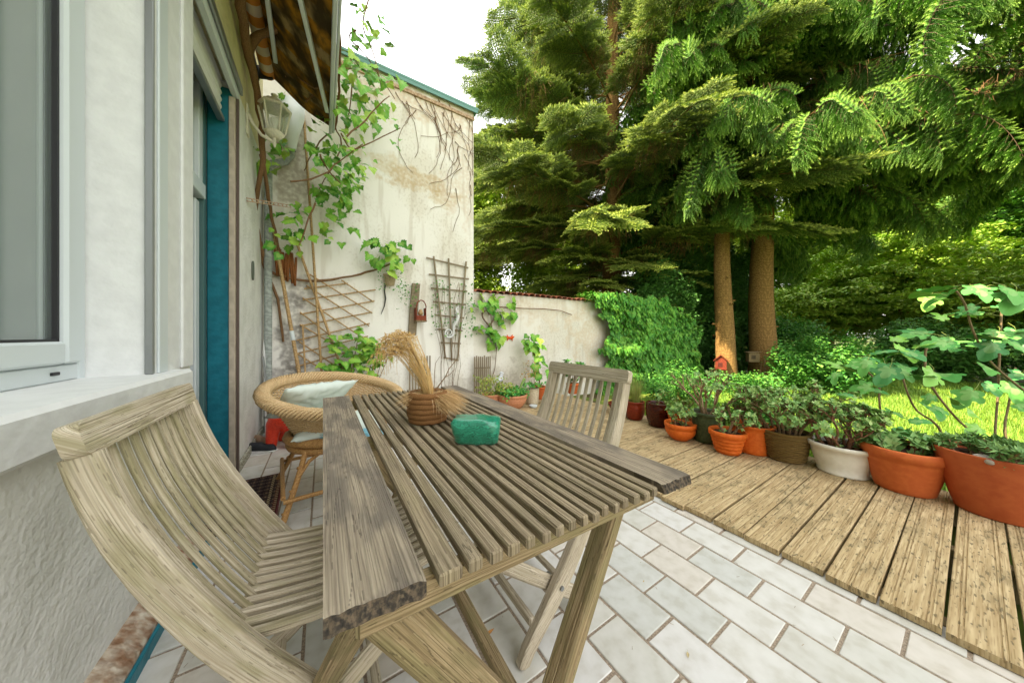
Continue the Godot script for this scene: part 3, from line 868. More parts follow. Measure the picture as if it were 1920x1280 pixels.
func make_chair(label: String, m: StandardMaterial3D, where: Vector3, turn: float) -> Node3D:
	var c := thing("folding_chair", label, "chair", where, turn, "wooden folding chairs at the table")
	var hw := 0.225
	var ch := func(w: float, h: float) -> Array:
		var e := 0.004
		return [Vector2(-w + e, -h), Vector2(w - e, -h), Vector2(w, -h + e), Vector2(w, h - e), Vector2(w - e, h), Vector2(-w + e, h), Vector2(-w, h - e), Vector2(-w, -h + e)]
	for s in [-1, 1]:
		var b := MB.new()
		b.off = Vector2(r(0.0, 0.8), r(0.0, 0.2))
		b.sweep(chair_path(0.862, 0.0, 22, 0.0, s * hw), Vector3(0, 0, 1), func(t: float) -> Array: return ch.call(0.0155, lerpf(0.022, 0.034, sin(clampf(t * 1.4, 0.0, 1.0) * PI * 0.5)) if t < 0.75 else lerpf(0.034, 0.02, (t - 0.75) * 4.0)))
		put(b, "stile", m, c)
		var f := MB.new()
		f.tube([Vector3(0.37, 0.19, s * (hw + 0.022)), Vector3(0.37, 0.19, s * (hw - 0.06))], [0.008], 8)
		put(f, "bolt", M.steel, c)
		strut(c, "rear_leg", Vector3(0.60, 0.345, s * (hw - 0.034)), Vector3(0.15, 0.002, s * (hw - 0.034)), 0.05, 0.024, m, Vector3.UP, 0.008)
	# top rail with rounded corners, tilted with the back
	var rb := MB.new()
	rb.off = Vector2(0.8, 0.2)
	var poly := PackedVector2Array()
	for q in [[0.25, 0.029, 0.0], [-0.25, 0.029, PI / 2], [-0.25, -0.029, PI], [0.25, -0.029, PI * 1.5]]:
		for k in 5:
			var a: float = q[2] + k * PI / 8
			poly.append(Vector2(q[0] - signf(q[0]) * 0.016 + cos(a) * 0.016, q[1] - signf(q[1]) * 0.016 + sin(a) * 0.016))
	rb.prism(poly, -0.0135, 0.0135)
	part("top_rail", planar_uv(rb.mesh(), Vector2(0.8, 0.2)), m, c, Transform3D(Basis(Vector3(0, 0, -1), Vector3(-0.24, 0.97, 0).normalized(), Vector3(0.97, 0.24, 0).normalized()), Vector3(0.004, 0.888, 0)))
	for i in 10:
		var z := -hw + 0.0385 + 0.0414 * i
		var b2 := MB.new()
		b2.off = Vector2(r(0.0, 1.0), r(0.0, 0.4))
		b2.sweep(chair_path(0.862, 0.405, 12, -0.004, z), Vector3(0, 0, 1), func(_t: float) -> Array: return ch.call(0.0105, 0.0052))
		put(b2, "back_slat", M.chair_moss if m == M.chair else m, c)
	strut(c, "seat_rail", Vector3(0.205, 0.375, -hw + 0.02), Vector3(0.205, 0.375, hw - 0.02), 0.036, 0.022, m)
	strut(c, "seat_rail", Vector3(0.585, 0.372, -hw + 0.02), Vector3(0.585, 0.372, hw - 0.02), 0.036, 0.022, m)
	for i in 12:
		var z2 := -hw + 0.04 + 0.0335 * i
		var pts := []
		for k in 7:
			var t := k / 6.0
			pts.append(Vector3(lerpf(0.185, 0.625, t), 0.412 - 0.026 * sin(t * PI) + 0.008 * t, z2))
		var b3 := MB.new()
		b3.off = Vector2(r(0.0, 1.2), r(0.0, 0.4))
		b3.sweep(pts, Vector3(0, 0, 1), func(_t: float) -> Array: return ch.call(0.0098, 0.011))
		put(b3, "seat_slat", m, c)
	strut(c, "stretcher", Vector3(0.475, 0.105, -hw + 0.01), Vector3(0.475, 0.105, hw - 0.01), 0.03, 0.022, m)
	strut(c, "stretcher", Vector3(0.24, 0.06, -hw + 0.03), Vector3(0.24, 0.06, hw - 0.03), 0.026, 0.02, m)
	return c

func build_chairs() -> void:
	make_chair("mossy wooden folding chair with curved slatted back against the window sill", M.chair, Vector3(-0.35, 0, -1.04), 0.0)
	make_chair("bleached wooden folding chair with its back toward the deck", M.chair_pale, Vector3(1.065, 0, -1.01), PI)

# ---------------------------------------------------------------- on the table
func blade(b: MB, pts: Array, w: float, side: Vector3) -> void:
	for i in pts.size() - 1:
		var wa := w * (1.0 - float(i) / pts.size()); var wb := w * (1.0 - float(i + 1) / pts.size())
		b.quad(pts[i] - side * wa, pts[i] + side * wa, pts[i + 1] + side * wb, pts[i + 1] - side * wb)

func build_table_things() -> void:
	var k := thing("grass_basket", "coiled brown rope basket holding dried wheat and feathery straw on the table", "basket", Vector3(0.335, 0.74, -1.115))
	var coil_mat := speck(Color(0.36, 0.23, 0.12), Color(0.62, 0.45, 0.27), 45.0, 0.9, 5.0, 301, 0.04)
	for i in 6:
		var rr: float = [0.060, 0.064, 0.066, 0.066, 0.065, 0.062][i]
		var b := MB.new()
		var pts := []
		for a in 29: pts.append(Vector3(cos(TAU * a / 28.0) * rr, 0.011 + 0.0178 * i + 0.001 * sin(a * 1.7 + i), sin(TAU * a / 28.0) * rr))
		var rads := []
		for a in 29: rads.append(0.0118 + 0.0009 * sin(a * 2.9 + i * 2.0))
		b.tube(pts, rads, 8, false)
		put(b, "coil", coil_mat, k)
	var fill := MB.new()
	fill.lathe([Vector2(0.062, 0.004), Vector2(0.062, 0.085), Vector2(0.03, 0.093), Vector2(0.0, 0.095)], 16)
	put(fill, "filling", M.soil, k)
	var wheat := MB.new()
	wheat.smooth(true)
	var cam_r := Vector3(cos(YAW), 0, sin(YAW))
	var cam_f := Vector3(sin(YAW), 0, -cos(YAW))
	# sheaf of stalks leaning left, heads nodding over
	for i in 110:
		wheat.col = Color(0.55, 0.32, 0.10).lerp(Color(0.78, 0.56, 0.26), rng.randf())
		var base := cam_r * r(-0.008, 0.03) + cam_f * r(-0.02, 0.02) + Vector3(0, 0.07, 0)
		var lean := -0.088 + r(-0.035, 0.032)
		var top := base + cam_r * lean + cam_f * r(-0.035, 0.035) + Vector3(0, r(0.175, 0.26), 0)
		var pts := bend(base, top, 4, cam_r * 0.012)
		var dirx := cam_r * r(-1.0, -0.45) + cam_f * r(-0.6, 0.6)
		var head := r(0.06, 0.14)
		for q in 4:
			var s := (q + 1) / 4.0
			pts.append(top + dirx * head * sin(s * 1.9) * 0.9 + Vector3(0, 0.030 * sin(s * 2.0) - head * 0.85 * s * s, 0))
		wheat.tube(pts, [0.0011, 0.0011, 0.0010, 0.0009, 0.0008, 0.0006], 3, false)
		for q in 9:
			var p: Vector3 = pts[4 + q / 3].lerp(pts[mini(5 + q / 3, pts.size() - 1)], (q % 3) / 3.0)
			var o := Vector3(r(-1, 1), r(-1, 0.6), r(-1, 1)).normalized()
			wheat.tube([p, p + o * 0.006, p + o * 0.011], [0.0004, 0.0017, 0.0003], 4, false)
	put(wheat, "wheat_stalks", M.straw, k).set_meta("kind", "stuff")
	var hair := MB.new()
	hair.smooth(true)
	for i in 2200:
		hair.col = Color(0.42, 0.25, 0.10).lerp(Color(0.74, 0.52, 0.27), rng.randf())
		var rightw := i % 8 < 5
		var sgn := 1.0 if rightw else -1.0
		var base2 := cam_r * sgn * r(0.0, 0.035) + cam_f * r(-0.035, 0.035) + Vector3(0, r(0.07, 0.10), 0)
		var ln := r(0.08, 0.14) if rightw else r(0.05, 0.095)
		var spread := cam_r * sgn * r(0.55, 1.0) + cam_f * r(-0.75, 0.75)
		var rise := r(-0.1, 0.55)
		var pts2 := []
		for q in 5:
			var s2 := q / 4.0
			pts2.append(base2 + spread * ln * s2 + Vector3(0, ln * (rise * s2 - (0.35 + 0.55 * rise) * s2 * s2) + (0.0 if rightw else 0.010 * s2), 0))
		blade(hair, pts2, 0.0010, Vector3(r(-1, 1), r(-1, 1), r(-1, 1)).normalized())
	for i in 14:
		hair.col = Color(0.74, 0.54, 0.30)
		var a := r(0, TAU)
		var base3 := Vector3(cos(a) * 0.06, 0.10, sin(a) * 0.06)
		blade(hair, bend(base3, base3 + Vector3(cos(a) * r(0.02, 0.04), -r(0.05, 0.095), sin(a) * r(0.02, 0.04)), 4, Vector3(cos(a), 0.3, sin(a)) * 0.012), 0.0009, Vector3.UP.cross(base3).normalized())
	put(hair, "feathery_straw", M.straw, k).set_meta("kind", "stuff")
	var tw := MB.new()
	var p0 := cam_r * 0.02 + Vector3(0, 0.08, 0)
	tw.tube([p0, p0 + cam_r * 0.02 + Vector3(0, 0.05, 0), p0 + cam_r * 0.045 + Vector3(0, 0.085, 0.004), p0 + cam_r * 0.06 + Vector3(0, 0.115, 0), p0 + cam_r * 0.088 + Vector3(0, 0.15, 0)], [0.0028, 0.0025, 0.002, 0.0017, 0.0012], 5)
	tw.tube([p0 + cam_r * 0.045 + Vector3(0, 0.085, 0.004), p0 + cam_r * 0.068 + Vector3(0, 0.094, -0.01), p0 + cam_r * 0.085 + Vector3(0, 0.112, -0.012)], [0.0018, 0.0013, 0.0009], 5)
	tw.tube([p0 + cam_f * 0.01, p0 + cam_f * 0.02 + cam_r * 0.0 + Vector3(0, 0.10, 0), p0 + cam_f * 0.02 + cam_r * 0.004 + Vector3(0, 0.135, 0), p0 + cam_f * 0.02 + cam_r * 0.02 + Vector3(0, 0.16, 0)], [0.0016, 0.0013, 0.001, 0.0007], 5)
	put(tw, "twig", M.bark_twig, k)
	# banded green stone: block with rounded, chipped faces
	var g := MB.new()
	g.smooth(true)
	var n := nz(311, 14.0, FastNoiseLite.TYPE_SIMPLEX_SMOOTH, 4)
	var rows := []
	for j in 19:
		var row := []
		var ph := PI * j / 18.0
		for i in 33:
			var th := TAU * i / 32.0
			var d := Vector3(sin(ph) * cos(th), cos(ph), sin(ph) * sin(th))
			var e := Vector3(0.067, 0.040, 0.042)
			var q := pow(pow(absf(d.x / e.x), 9.0) + pow(absf(d.y / e.y), 9.0) + pow(absf(d.z / e.z), 9.0), -1.0 / 9.0)
			var p := d * q
			p.x *= 1.0 + p.y * 2.2
			if p.z > 0.0 and p.y < 0.0: p.z += p.y * 0.35
			p.y -= clampf(p.x - 0.02, 0.0, 1.0) * 0.10
			p *= 1.0 + 0.14 * n.get_noise_3dv(p)
			row.append(p)
		rows.append(row)
	for j in 18:
		for i in 32:
			g.quad(rows[j + 1][i], rows[j][i], rows[j][(i + 1) % 32], rows[j + 1][(i + 1) % 32])
	var mal := mat(Color.WHITE, 0.32, 0.5)
	var gn := nz(312, 1.0, FastNoiseLite.TYPE_SIMPLEX_SMOOTH, 4)
	mal.albedo_texture = ptex(256, 256, func(x: int, y: int) -> Color:
		var w := y * 0.16 + gn.get_noise_2d(x * 0.012, y * 0.02) * 5.0
		var band := 0.5 + 0.5 * sin(w * 2.0) * (0.6 + 0.4 * sin(w * 0.63))
		var o := Color(0.05, 0.36, 0.27).lerp(Color(0.20, 0.64, 0.51), band)
		return o.lerp(Color(0.55, 0.78, 0.68), clampf(gn.get_noise_2d(x * 0.03 + 90.0, y * 0.25) * 1.3 - 0.35, 0.0, 0.5)))
	mal.uv1_triplanar = true
	mal.uv1_scale = Vector3.ONE * 9.0
	mal.clearcoat_enabled = true
	mal.clearcoat = 0.5
	mal.clearcoat_roughness = 0.15
	var gs := put(g, "green_stone", mal, self, Transform3D(Basis(Vector3.UP, -YAW), Vector3(0.395, 0.776, -0.815)))
	tag(gs, "chunky banded green malachite stone on the slatted table", "stone")

# ---------------------------------------------------------------- wicker chair
func build_wicker() -> void:
	var c := thing("wicker_armchair", "round wicker tub armchair with rattan legs behind the table", "armchair", Vector3(0.09, 0, -2.42), 0.10)
	var cane := speck(Color(0.72, 0.58, 0.40), Color(0.88, 0.78, 0.61), 30.0, 0.55, 1.0, 321)
	var cane_dark := speck(Color(0.58, 0.42, 0.24), Color(0.76, 0.59, 0.37), 16.0, 0.5, 0.5, 322)
	var rim_at := func(a: float) -> Vector3:   # a = 0 at the front, PI at the back
		var back := 0.5 - 0.5 * cos(a)
		return Vector3(sin(a + 0.5) * 0.41, 0.565 + 0.175 * back, cos(a + 0.5) * 0.375)
	var gap := 0.55
	# thick braided rim: core and slanting strands
	var rim := MB.new()
	for s in 9:
		var pts := []
		for i in 91:
			var a := lerpf(gap, TAU - gap, i / 90.0)
			var p: Vector3 = rim_at.call(a)
			var tw := a * 13.0 + TAU * s / 9.0
			var outw := Vector3(sin(a + 0.5), 0, cos(a + 0.5))
			pts.append(p + outw * cos(tw) * 0.036 + Vector3.UP * sin(tw) * 0.034)
		rim.tube(pts, [0.0095], 4, false)
	var core := []
	for i in 61: core.append(rim_at.call(lerpf(gap, TAU - gap, i / 60.0)))
	rim.tube(core, [0.033], 8)
	put(rim, "rim", cane, c)
	# woven shell: stakes with strands passing in front of and behind them
	var shell := MB.new()
	var nst := 64
	var pt := func(a: float, f: float) -> Vector3:
		var p: Vector3 = rim_at.call(a)
		var k := lerpf(1.0, 0.60, pow(f, 0.85))
		return Vector3(p.x * k, lerpf(p.y, 0.41, f), p.z * k)
	for i in nst + 1:
		var a := lerpf(gap, TAU - gap, float(i) / nst)
		shell.tube([pt.call(a, 0.0), pt.call(a, 0.35), pt.call(a, 0.7), pt.call(a, 1.0)], [0.0042], 4, false)
	for j in 30:
		var pts2 := []
		for i in nst * 2 + 1:
			var a := lerpf(gap, TAU - gap, float(i) / (nst * 2))
			var p: Vector3 = pt.call(a, (j + 0.6) / 30.5)
			var side := 0.0062 * (1.0 if (i / 2 + j) % 2 == 0 else -1.0) * (1.0 if i % 2 == 0 else 0.0)
			pts2.append(p + Vector3(sin(a + 0.5), 0, cos(a + 0.5)) * side)
		shell.tube(pts2, [0.0052], 4, false)
	var sh := put(shell, "woven_shell", cane, c)
	sh.set_meta("kind", "stuff")
	# seat ring and deck
	for q in [[0.285, 0.405, 0.030], [0.275, 0.355, 0.024]]:
		var b := MB.new()
		var ring := []
		for i in 49: ring.append(Vector3(sin(TAU * i / 48.0) * q[0], q[1], cos(TAU * i / 48.0) * q[0] * 0.95 + 0.03))
		var rads := []
		for i in 49: rads.append(q[2] * (1.0 if i % 2 == 0 else 0.88))
		b.tube(ring, rads, 8, false)
		put(b, "seat_ring", cane_dark, c)
	var seat := MB.new()
	seat.lathe([Vector2(0.0, 0.37), Vector2(0.28, 0.375), Vector2(0.275, 0.35), Vector2(0.0, 0.345)], 32)
	put(seat, "seat", cane, c, Transform3D(Basis.from_scale(Vector3(1, 1, 0.95)), Vector3(0, 0, 0.03)))
	for s in [[-1, 1], [1, 1], [-1, -1], [1, -1]]:
		var b := MB.new()
		var f := Vector3(s[0] * 0.335, 0.0, 0.03 + s[1] * 0.40)
		var tp := Vector3(s[0] * 0.20, 0.36, 0.03 + s[1] * 0.19)
		b.tube(bend(f, tp, 5, Vector3(s[0], 0, s[1]) * -0.006), [0.0165, 0.016, 0.0155], 8)
		for y in [0.25, 0.5, 0.78]:
			var p := f.lerp(tp, y)
			b.tube([p - (tp - f) * 0.012, p + (tp - f) * 0.012], [0.019], 8)
		# bent brace under the seat
		b.tube([f.lerp(tp, 0.62), f.lerp(tp, 0.85) + Vector3(-s[0] * 0.035, 0, 0), tp + Vector3(-s[0] * 0.10, -0.01, 0)], [0.010], 6)
		put(b, "leg", cane_dark, c)
	for s in [-1, 1]:
		var b := MB.new()
		b.tube([Vector3(-0.31, 0.15, 0.03 + s * 0.335), Vector3(0.31, 0.15, 0.03 + s * 0.335)], [0.012], 7)
		b.tube([Vector3(s * 0.31, 0.17, -0.30), Vector3(s * 0.31, 0.17, 0.36)], [0.012], 7)
		put(b, "stretcher", cane_dark, c)
	# cushion leaning in the back, white throw on the seat, blue crochet edge
	var cloth := mat(Color(0.84, 0.88, 0.85), 0.95, 0.2)
	var cl_n := nnorm(331, 0.012, 8.0, 256, 3)
	cloth.normal_enabled = true
	cloth.normal_texture = cl_n
	cloth.normal_scale = 0.6
	cloth.uv1_triplanar = true
	cloth.uv1_scale = Vector3.ONE * 1.6
	var cu := MB.new()
	pillow(cu, 0.225, 0.20, 0.055, 341)
	var cs := put(cu, "seat_cushion", cloth, self, Transform3D(Basis(Vector3.UP, 0.42) * Basis(Vector3.RIGHT, -0.60), Vector3(-0.055, 0.625, -2.46)))
	tag(cs, "pale mint cushion leaning inside the wicker armchair", "cushion")
	var th := MB.new()
	pillow(th, 0.26, 0.24, 0.055, 351)
	var seat_c := put(th, "throw_blanket", cloth, self, Transform3D(Basis(Vector3.RIGHT, 0.02), Vector3(0.10, 0.445, -2.38)))
	tag(seat_c, "crumpled pale grey throw folded on the wicker chair seat", "blanket")
	var bl := MB.new()
	bl.smooth(true)
	var n := nz(352, 5.0)
	for i in 40:
		for j in 16:
			var g := func(a: int, b2: int) -> Vector3:
				var x := -0.19 + 0.0095 * a
				var f := b2 / 16.0
				var rr := 0.29 + 0.03 * n.get_noise_2d(x * 4.0, f)
				return Vector3(0.13 + x + 0.03 * f, lerpf(0.45, 0.385, f * f) + 0.012 * n.get_noise_2d(x * 6.0 + 9.0, f * 2.0), -2.39 + sqrt(maxf(rr * rr - x * x, 0.01)) * lerpf(0.86, 1.08, f))
			bl.quad(g.call(i, j + 1), g.call(i + 1, j + 1), g.call(i + 1, j), g.call(i, j))
	var croch := speck(Color(0.30, 0.62, 0.72), Color(0.80, 0.92, 0.94), 26.0, 0.95, 4.0, 361, 0.05)
	tag(put(bl, "crochet_cloth", croch, self), "light blue crochet cloth over the front of the wicker seat", "cloth")

func pillow(b: MB, hx: float, hz: float, th: float, s: int) -> void:
	b.smooth(true)
	var n := nz(s, 6.0)
	var N := 22
	for side in [1, -1]:
		for i in N:
			for j in N:
				var g := func(a: int, c: int) -> Vector3:
					var u := 2.0 * a / N - 1.0; var v := 2.0 * c / N - 1.0
					var e := pow(maxf((1.0 - u * u) * (1.0 - v * v), 0.0), 0.38)
					var pinch := 1.0 - 0.07 * (1.0 - u * u * v * v)
					return Vector3(u * hx * pinch, side * th * e * (1.0 + 0.5 * n.get_noise_2d(u * 0.5, v * 0.5)), v * hz * pinch)
				if side == 1: b.quad(g.call(i, j + 1), g.call(i + 1, j + 1), g.call(i + 1, j), g.call(i, j))
				else: b.quad(g.call(i, j), g.call(i + 1, j), g.call(i + 1, j + 1), g.call(i, j + 1))

# ---------------------------------------------------------------- surface nets for rounded bodies
func blob(bones: Array, cell: float, k: float) -> MB:
	var lo := Vector3.ONE * 1e9; var hi := -lo
	for e in bones:
		for p in [e[0], e[1]]:
			lo = lo.min(p - Vector3.ONE * (maxf(e[2], e[3]) + cell * 2)); hi = hi.max(p + Vector3.ONE * (maxf(e[2], e[3]) + cell * 2))
	var nx := int((hi.x - lo.x) / cell) + 2; var ny := int((hi.y - lo.y) / cell) + 2; var nzz := int((hi.z - lo.z) / cell) + 2
	var f := PackedFloat32Array()
	f.resize(nx * ny * nzz)
	for z in nzz:
		for y in ny:
			for x in nx:
				var p := lo + Vector3(x, y, z) * cell
				var d := 1e9
				for e in bones:
					var ab: Vector3 = e[1] - e[0]
					var t := clampf((p - e[0]).dot(ab) / maxf(ab.length_squared(), 1e-9), 0.0, 1.0)
					var q: float = p.distance_to(e[0] + ab * t) - lerpf(e[2], e[3], t)
					var h := clampf(0.5 + 0.5 * (d - q) / k, 0.0, 1.0)
					d = lerpf(d, q, h) - k * h * (1.0 - h) if d < 1e8 else q
				f[(z * ny + y) * nx + x] = d
	var idx := func(x: int, y: int, z: int) -> int: return (z * ny + y) * nx + x
	var vert := {}
	for z in nzz - 1:
		for y in ny - 1:
			for x in nx - 1:
				var acc := Vector3.ZERO
				var cnt := 0
				for e in [[0,0,0,1,0,0],[0,1,0,1,1,0],[0,0,1,1,0,1],[0,1,1,1,1,1],[0,0,0,0,1,0],[1,0,0,1,1,0],[0,0,1,0,1,1],[1,0,1,1,1,1],[0,0,0,0,0,1],[1,0,0,1,0,1],[0,1,0,0,1,1],[1,1,0,1,1,1]]:
					var a := f[idx.call(x + e[0], y + e[1], z + e[2])]; var b := f[idx.call(x + e[3], y + e[4], z + e[5])]
					if (a < 0.0) != (b < 0.0):
						acc += Vector3(e[0], e[1], e[2]).lerp(Vector3(e[3], e[4], e[5]), a / (a - b))
						cnt += 1
				if cnt > 0: vert[idx.call(x, y, z)] = lo + (Vector3(x, y, z) + acc / cnt) * cell
	var m := MB.new()
	m.smooth(true)
	for z in range(1, nzz - 1):
		for y in range(1, ny - 1):
			for x in range(1, nx - 1):
				var a := f[idx.call(x, y, z)]
				for ax in 3:
					var o := Vector3i.ZERO
					o[ax] = 1
					var b := f[idx.call(x + o.x, y + o.y, z + o.z)]
					if (a < 0.0) == (b < 0.0): continue
					var u := Vector3i.ZERO; var w := Vector3i.ZERO
					u[(ax + 1) % 3] = 1; w[(ax + 2) % 3] = 1
					var c := Vector3i(x, y, z)
					var q := []
					for s in [c, c - u, c - u - w, c - w]: q.append(vert[idx.call(s.x, s.y, s.z)])
					if a > 0.0: q.reverse()
					m.quad(q[0], q[1], q[2], q[3])
	return m

# ---------------------------------------------------------------- corner by the door
func build_corner_things() -> void:
	var e := thing("elephant_stool", "orange-red ceramic elephant figure with gilded saddle beside the wicker armchair", "figurine", Vector3(-0.30, 0, -3.62), 2.9)
	var bones := [[Vector3(0, 0.27, -0.09), Vector3(0, 0.28, 0.09), 0.105, 0.10], [Vector3(0, 0.31, 0.17), Vector3(0, 0.33, 0.20), 0.075, 0.068], [Vector3(0, 0.30, 0.255), Vector3(0, 0.16, 0.285), 0.035, 0.024], [Vector3(0, 0.16, 0.285), Vector3(0, 0.12, 0.315), 0.023, 0.018]]
	for s in [-1, 1]:
		for z in [-0.115, 0.085]:
			bones.append([Vector3(s * 0.062, 0.22, z), Vector3(s * 0.075, 0.045, z * 1.08), 0.058, 0.044])
		bones.append([Vector3(s * 0.085, 0.33, 0.165), Vector3(s * 0.105, 0.24, 0.15), 0.034, 0.020])
	var red := speck(Color(0.74, 0.16, 0.07), Color(0.84, 0.25, 0.12), 9.0, 0.3, 0.4, 371)
	red.clearcoat_enabled = true
	red.clearcoat = 0.4
	put(blob(bones, 0.014, 0.035), "body", red, e)
	var sd := MB.new()
	sd.smooth(true)
	for i in 12:
		for j in 8:
			var g := func(a: int, b: int) -> Vector3:
				var t := lerpf(-1.5, 1.5, a / 12.0)
				return Vector3(sin(t) * 0.118, 0.272 + cos(t) * 0.118, lerpf(-0.10, 0.09, b / 8.0))
			sd.quad(g.call(i, j), g.call(i + 1, j), g.call(i + 1, j + 1), g.call(i, j + 1))
	put(sd, "saddle", speck(Color(0.30, 0.36, 0.20), Color(0.70, 0.55, 0.25), 24.0, 0.4, 2.0, 372, 0.05), e)
	# rug: printed weave on a thin mat
	var rn := nz(381, 1.0, FastNoiseLite.TYPE_SIMPLEX_SMOOTH, 2)
	var fn := func(x: int, y: int) -> Color:
		var u := x / 160.0; var v := y / 320.0
		var o := Color(0.13, 0.11, 0.13)
		var edge := minf(minf(u, 1.0 - u), minf(v, 1.0 - v) * 2.0)
		var cream := Color(0.72, 0.64, 0.50); var wine := Color(0.36, 0.12, 0.14)
		if edge < 0.035: o = wine
		else:
			var st := fmod(absf(u - 0.5) * 2.0, 1.0)
			if st > 0.60 and st < 0.70: o = cream if (y / 5 + x / 7) % 3 != 0 else Color(0.22, 0.14, 0.14)
			elif st > 0.80 and st < 0.92: o = cream if (y / 6) % 2 == 0 and (x % 11) > 2 else wine
			else:
				var dia := absi((y % 26) - 13) + absi((x % 22) - 11)
				if dia < 5: o = cream.lerp(wine, 0.35)
				elif dia > 8 and dia < 11: o = Color(0.55, 0.48, 0.42)
				elif dia > 14 and dia < 17: o = wine.lerp(Color(0.2, 0.22, 0.3), 0.5)
		return o.lerp(Color(0.4, 0.36, 0.32), clampf(0.25 + rn.get_noise_2d(x * 0.6, y * 0.6) * 0.5, 0.0, 0.5))
	var rm := mat(Color.WHITE, 1.0, 0.1)
	rm.albedo_texture = ptex(160, 320, fn)
	rm.uv1_scale = Vector3(3.1, 1.42, 1)
	rm.normal_enabled = true
	rm.normal_texture = nnorm(382, 0.08, 6.0, 256)
	var rug := thing("door_mat", "dark patterned door mat with wine red border on the tiles by the door", "rug", Vector3(-0.40, 0.002, -2.50), 0.03)
	var rb := MB.new()
	rb.off = Vector2(0.16, 0.35)
	rb.box(Vector3(0, 0.005, 0), Vector3(0.315, 0.010, 0.70), 0.003)
	put(rb, "pile", rm, rug)
	var fr := MB.new()
	fr.col = Color(0.20, 0.07, 0.07)
	for i in 120:
		for s in [-1, 1]:
			var z := -0.345 + 0.0058 * i
			fr.box(Vector3(s * (0.160 + r(0.0, 0.002)), 0.004, z + r(-0.002, 0.002)), Vector3(0.008, 0.003, 0.002))
	put(fr, "fringe", M.plain_v, rug)
	# boards and poles leaning in the corner
	var lean := [["white painted board leaning in the wall corner", M.white_paint, Vector3(-0.50, 0.0, -4.02), Vector3(-0.535, 0.98, -4.16), 0.075, 0.016], ["grey metal pole leaning beside the white board", M.steel, Vector3(-0.435, 0.0, -3.92), Vector3(-0.53, 0.84, -4.02), 0.018, 0.018], ["dark wooden batten leaning low in the wall corner", M.lath, Vector3(-0.40, 0.0, -3.88), Vector3(-0.54, 0.55, -3.93), 0.022, 0.03]]
	for q in lean:
		var p := thing("leaning_board" if q[4] > 0.05 else "leaning_pole", q[0], "board" if q[4] > 0.05 else "pole", q[2])
		part("shaft", plank(q[2].distance_to(q[3]), q[5], q[4], 0.004, Vector2.ZERO), q[1], p, along(Vector3.ZERO, q[3] - q[2], Vector3.RIGHT))
	# pair of slip-on shoes
	var shoe_mats := [mat(Color(0.55, 0.45, 0.36), 0.8), mat(Color(0.14, 0.15, 0.17), 0.7)]
	for i in 2:
		var s := thing("garden_shoe", ["tan garden shoe beside the elephant figure", "black and white garden shoe at the wall foot"][i], "shoe", [Vector3(-0.50, 0.0, -3.72), Vector3(-0.465, 0.0, -3.50)][i], [0.7, 1.1][i])
		put(blob([[Vector3(0, 0.035, -0.09), Vector3(0, 0.03, 0.07), 0.034, 0.036], [Vector3(0, 0.05, -0.09), Vector3(0, 0.055, -0.02), 0.034, 0.03], [Vector3(0, 0.018, -0.1), Vector3(0, 0.018, 0.1), 0.018, 0.018]], 0.011, 0.02), "upper", shoe_mats[i], s)
		var sb := MB.new()
		sb.box(Vector3(0, 0.007, 0), Vector3(0.07, 0.014, 0.235), 0.006)
		put(sb, "sole", mat([Color(0.35, 0.28, 0.22), Color(0.85, 0.85, 0.84)][i], 0.8), s)

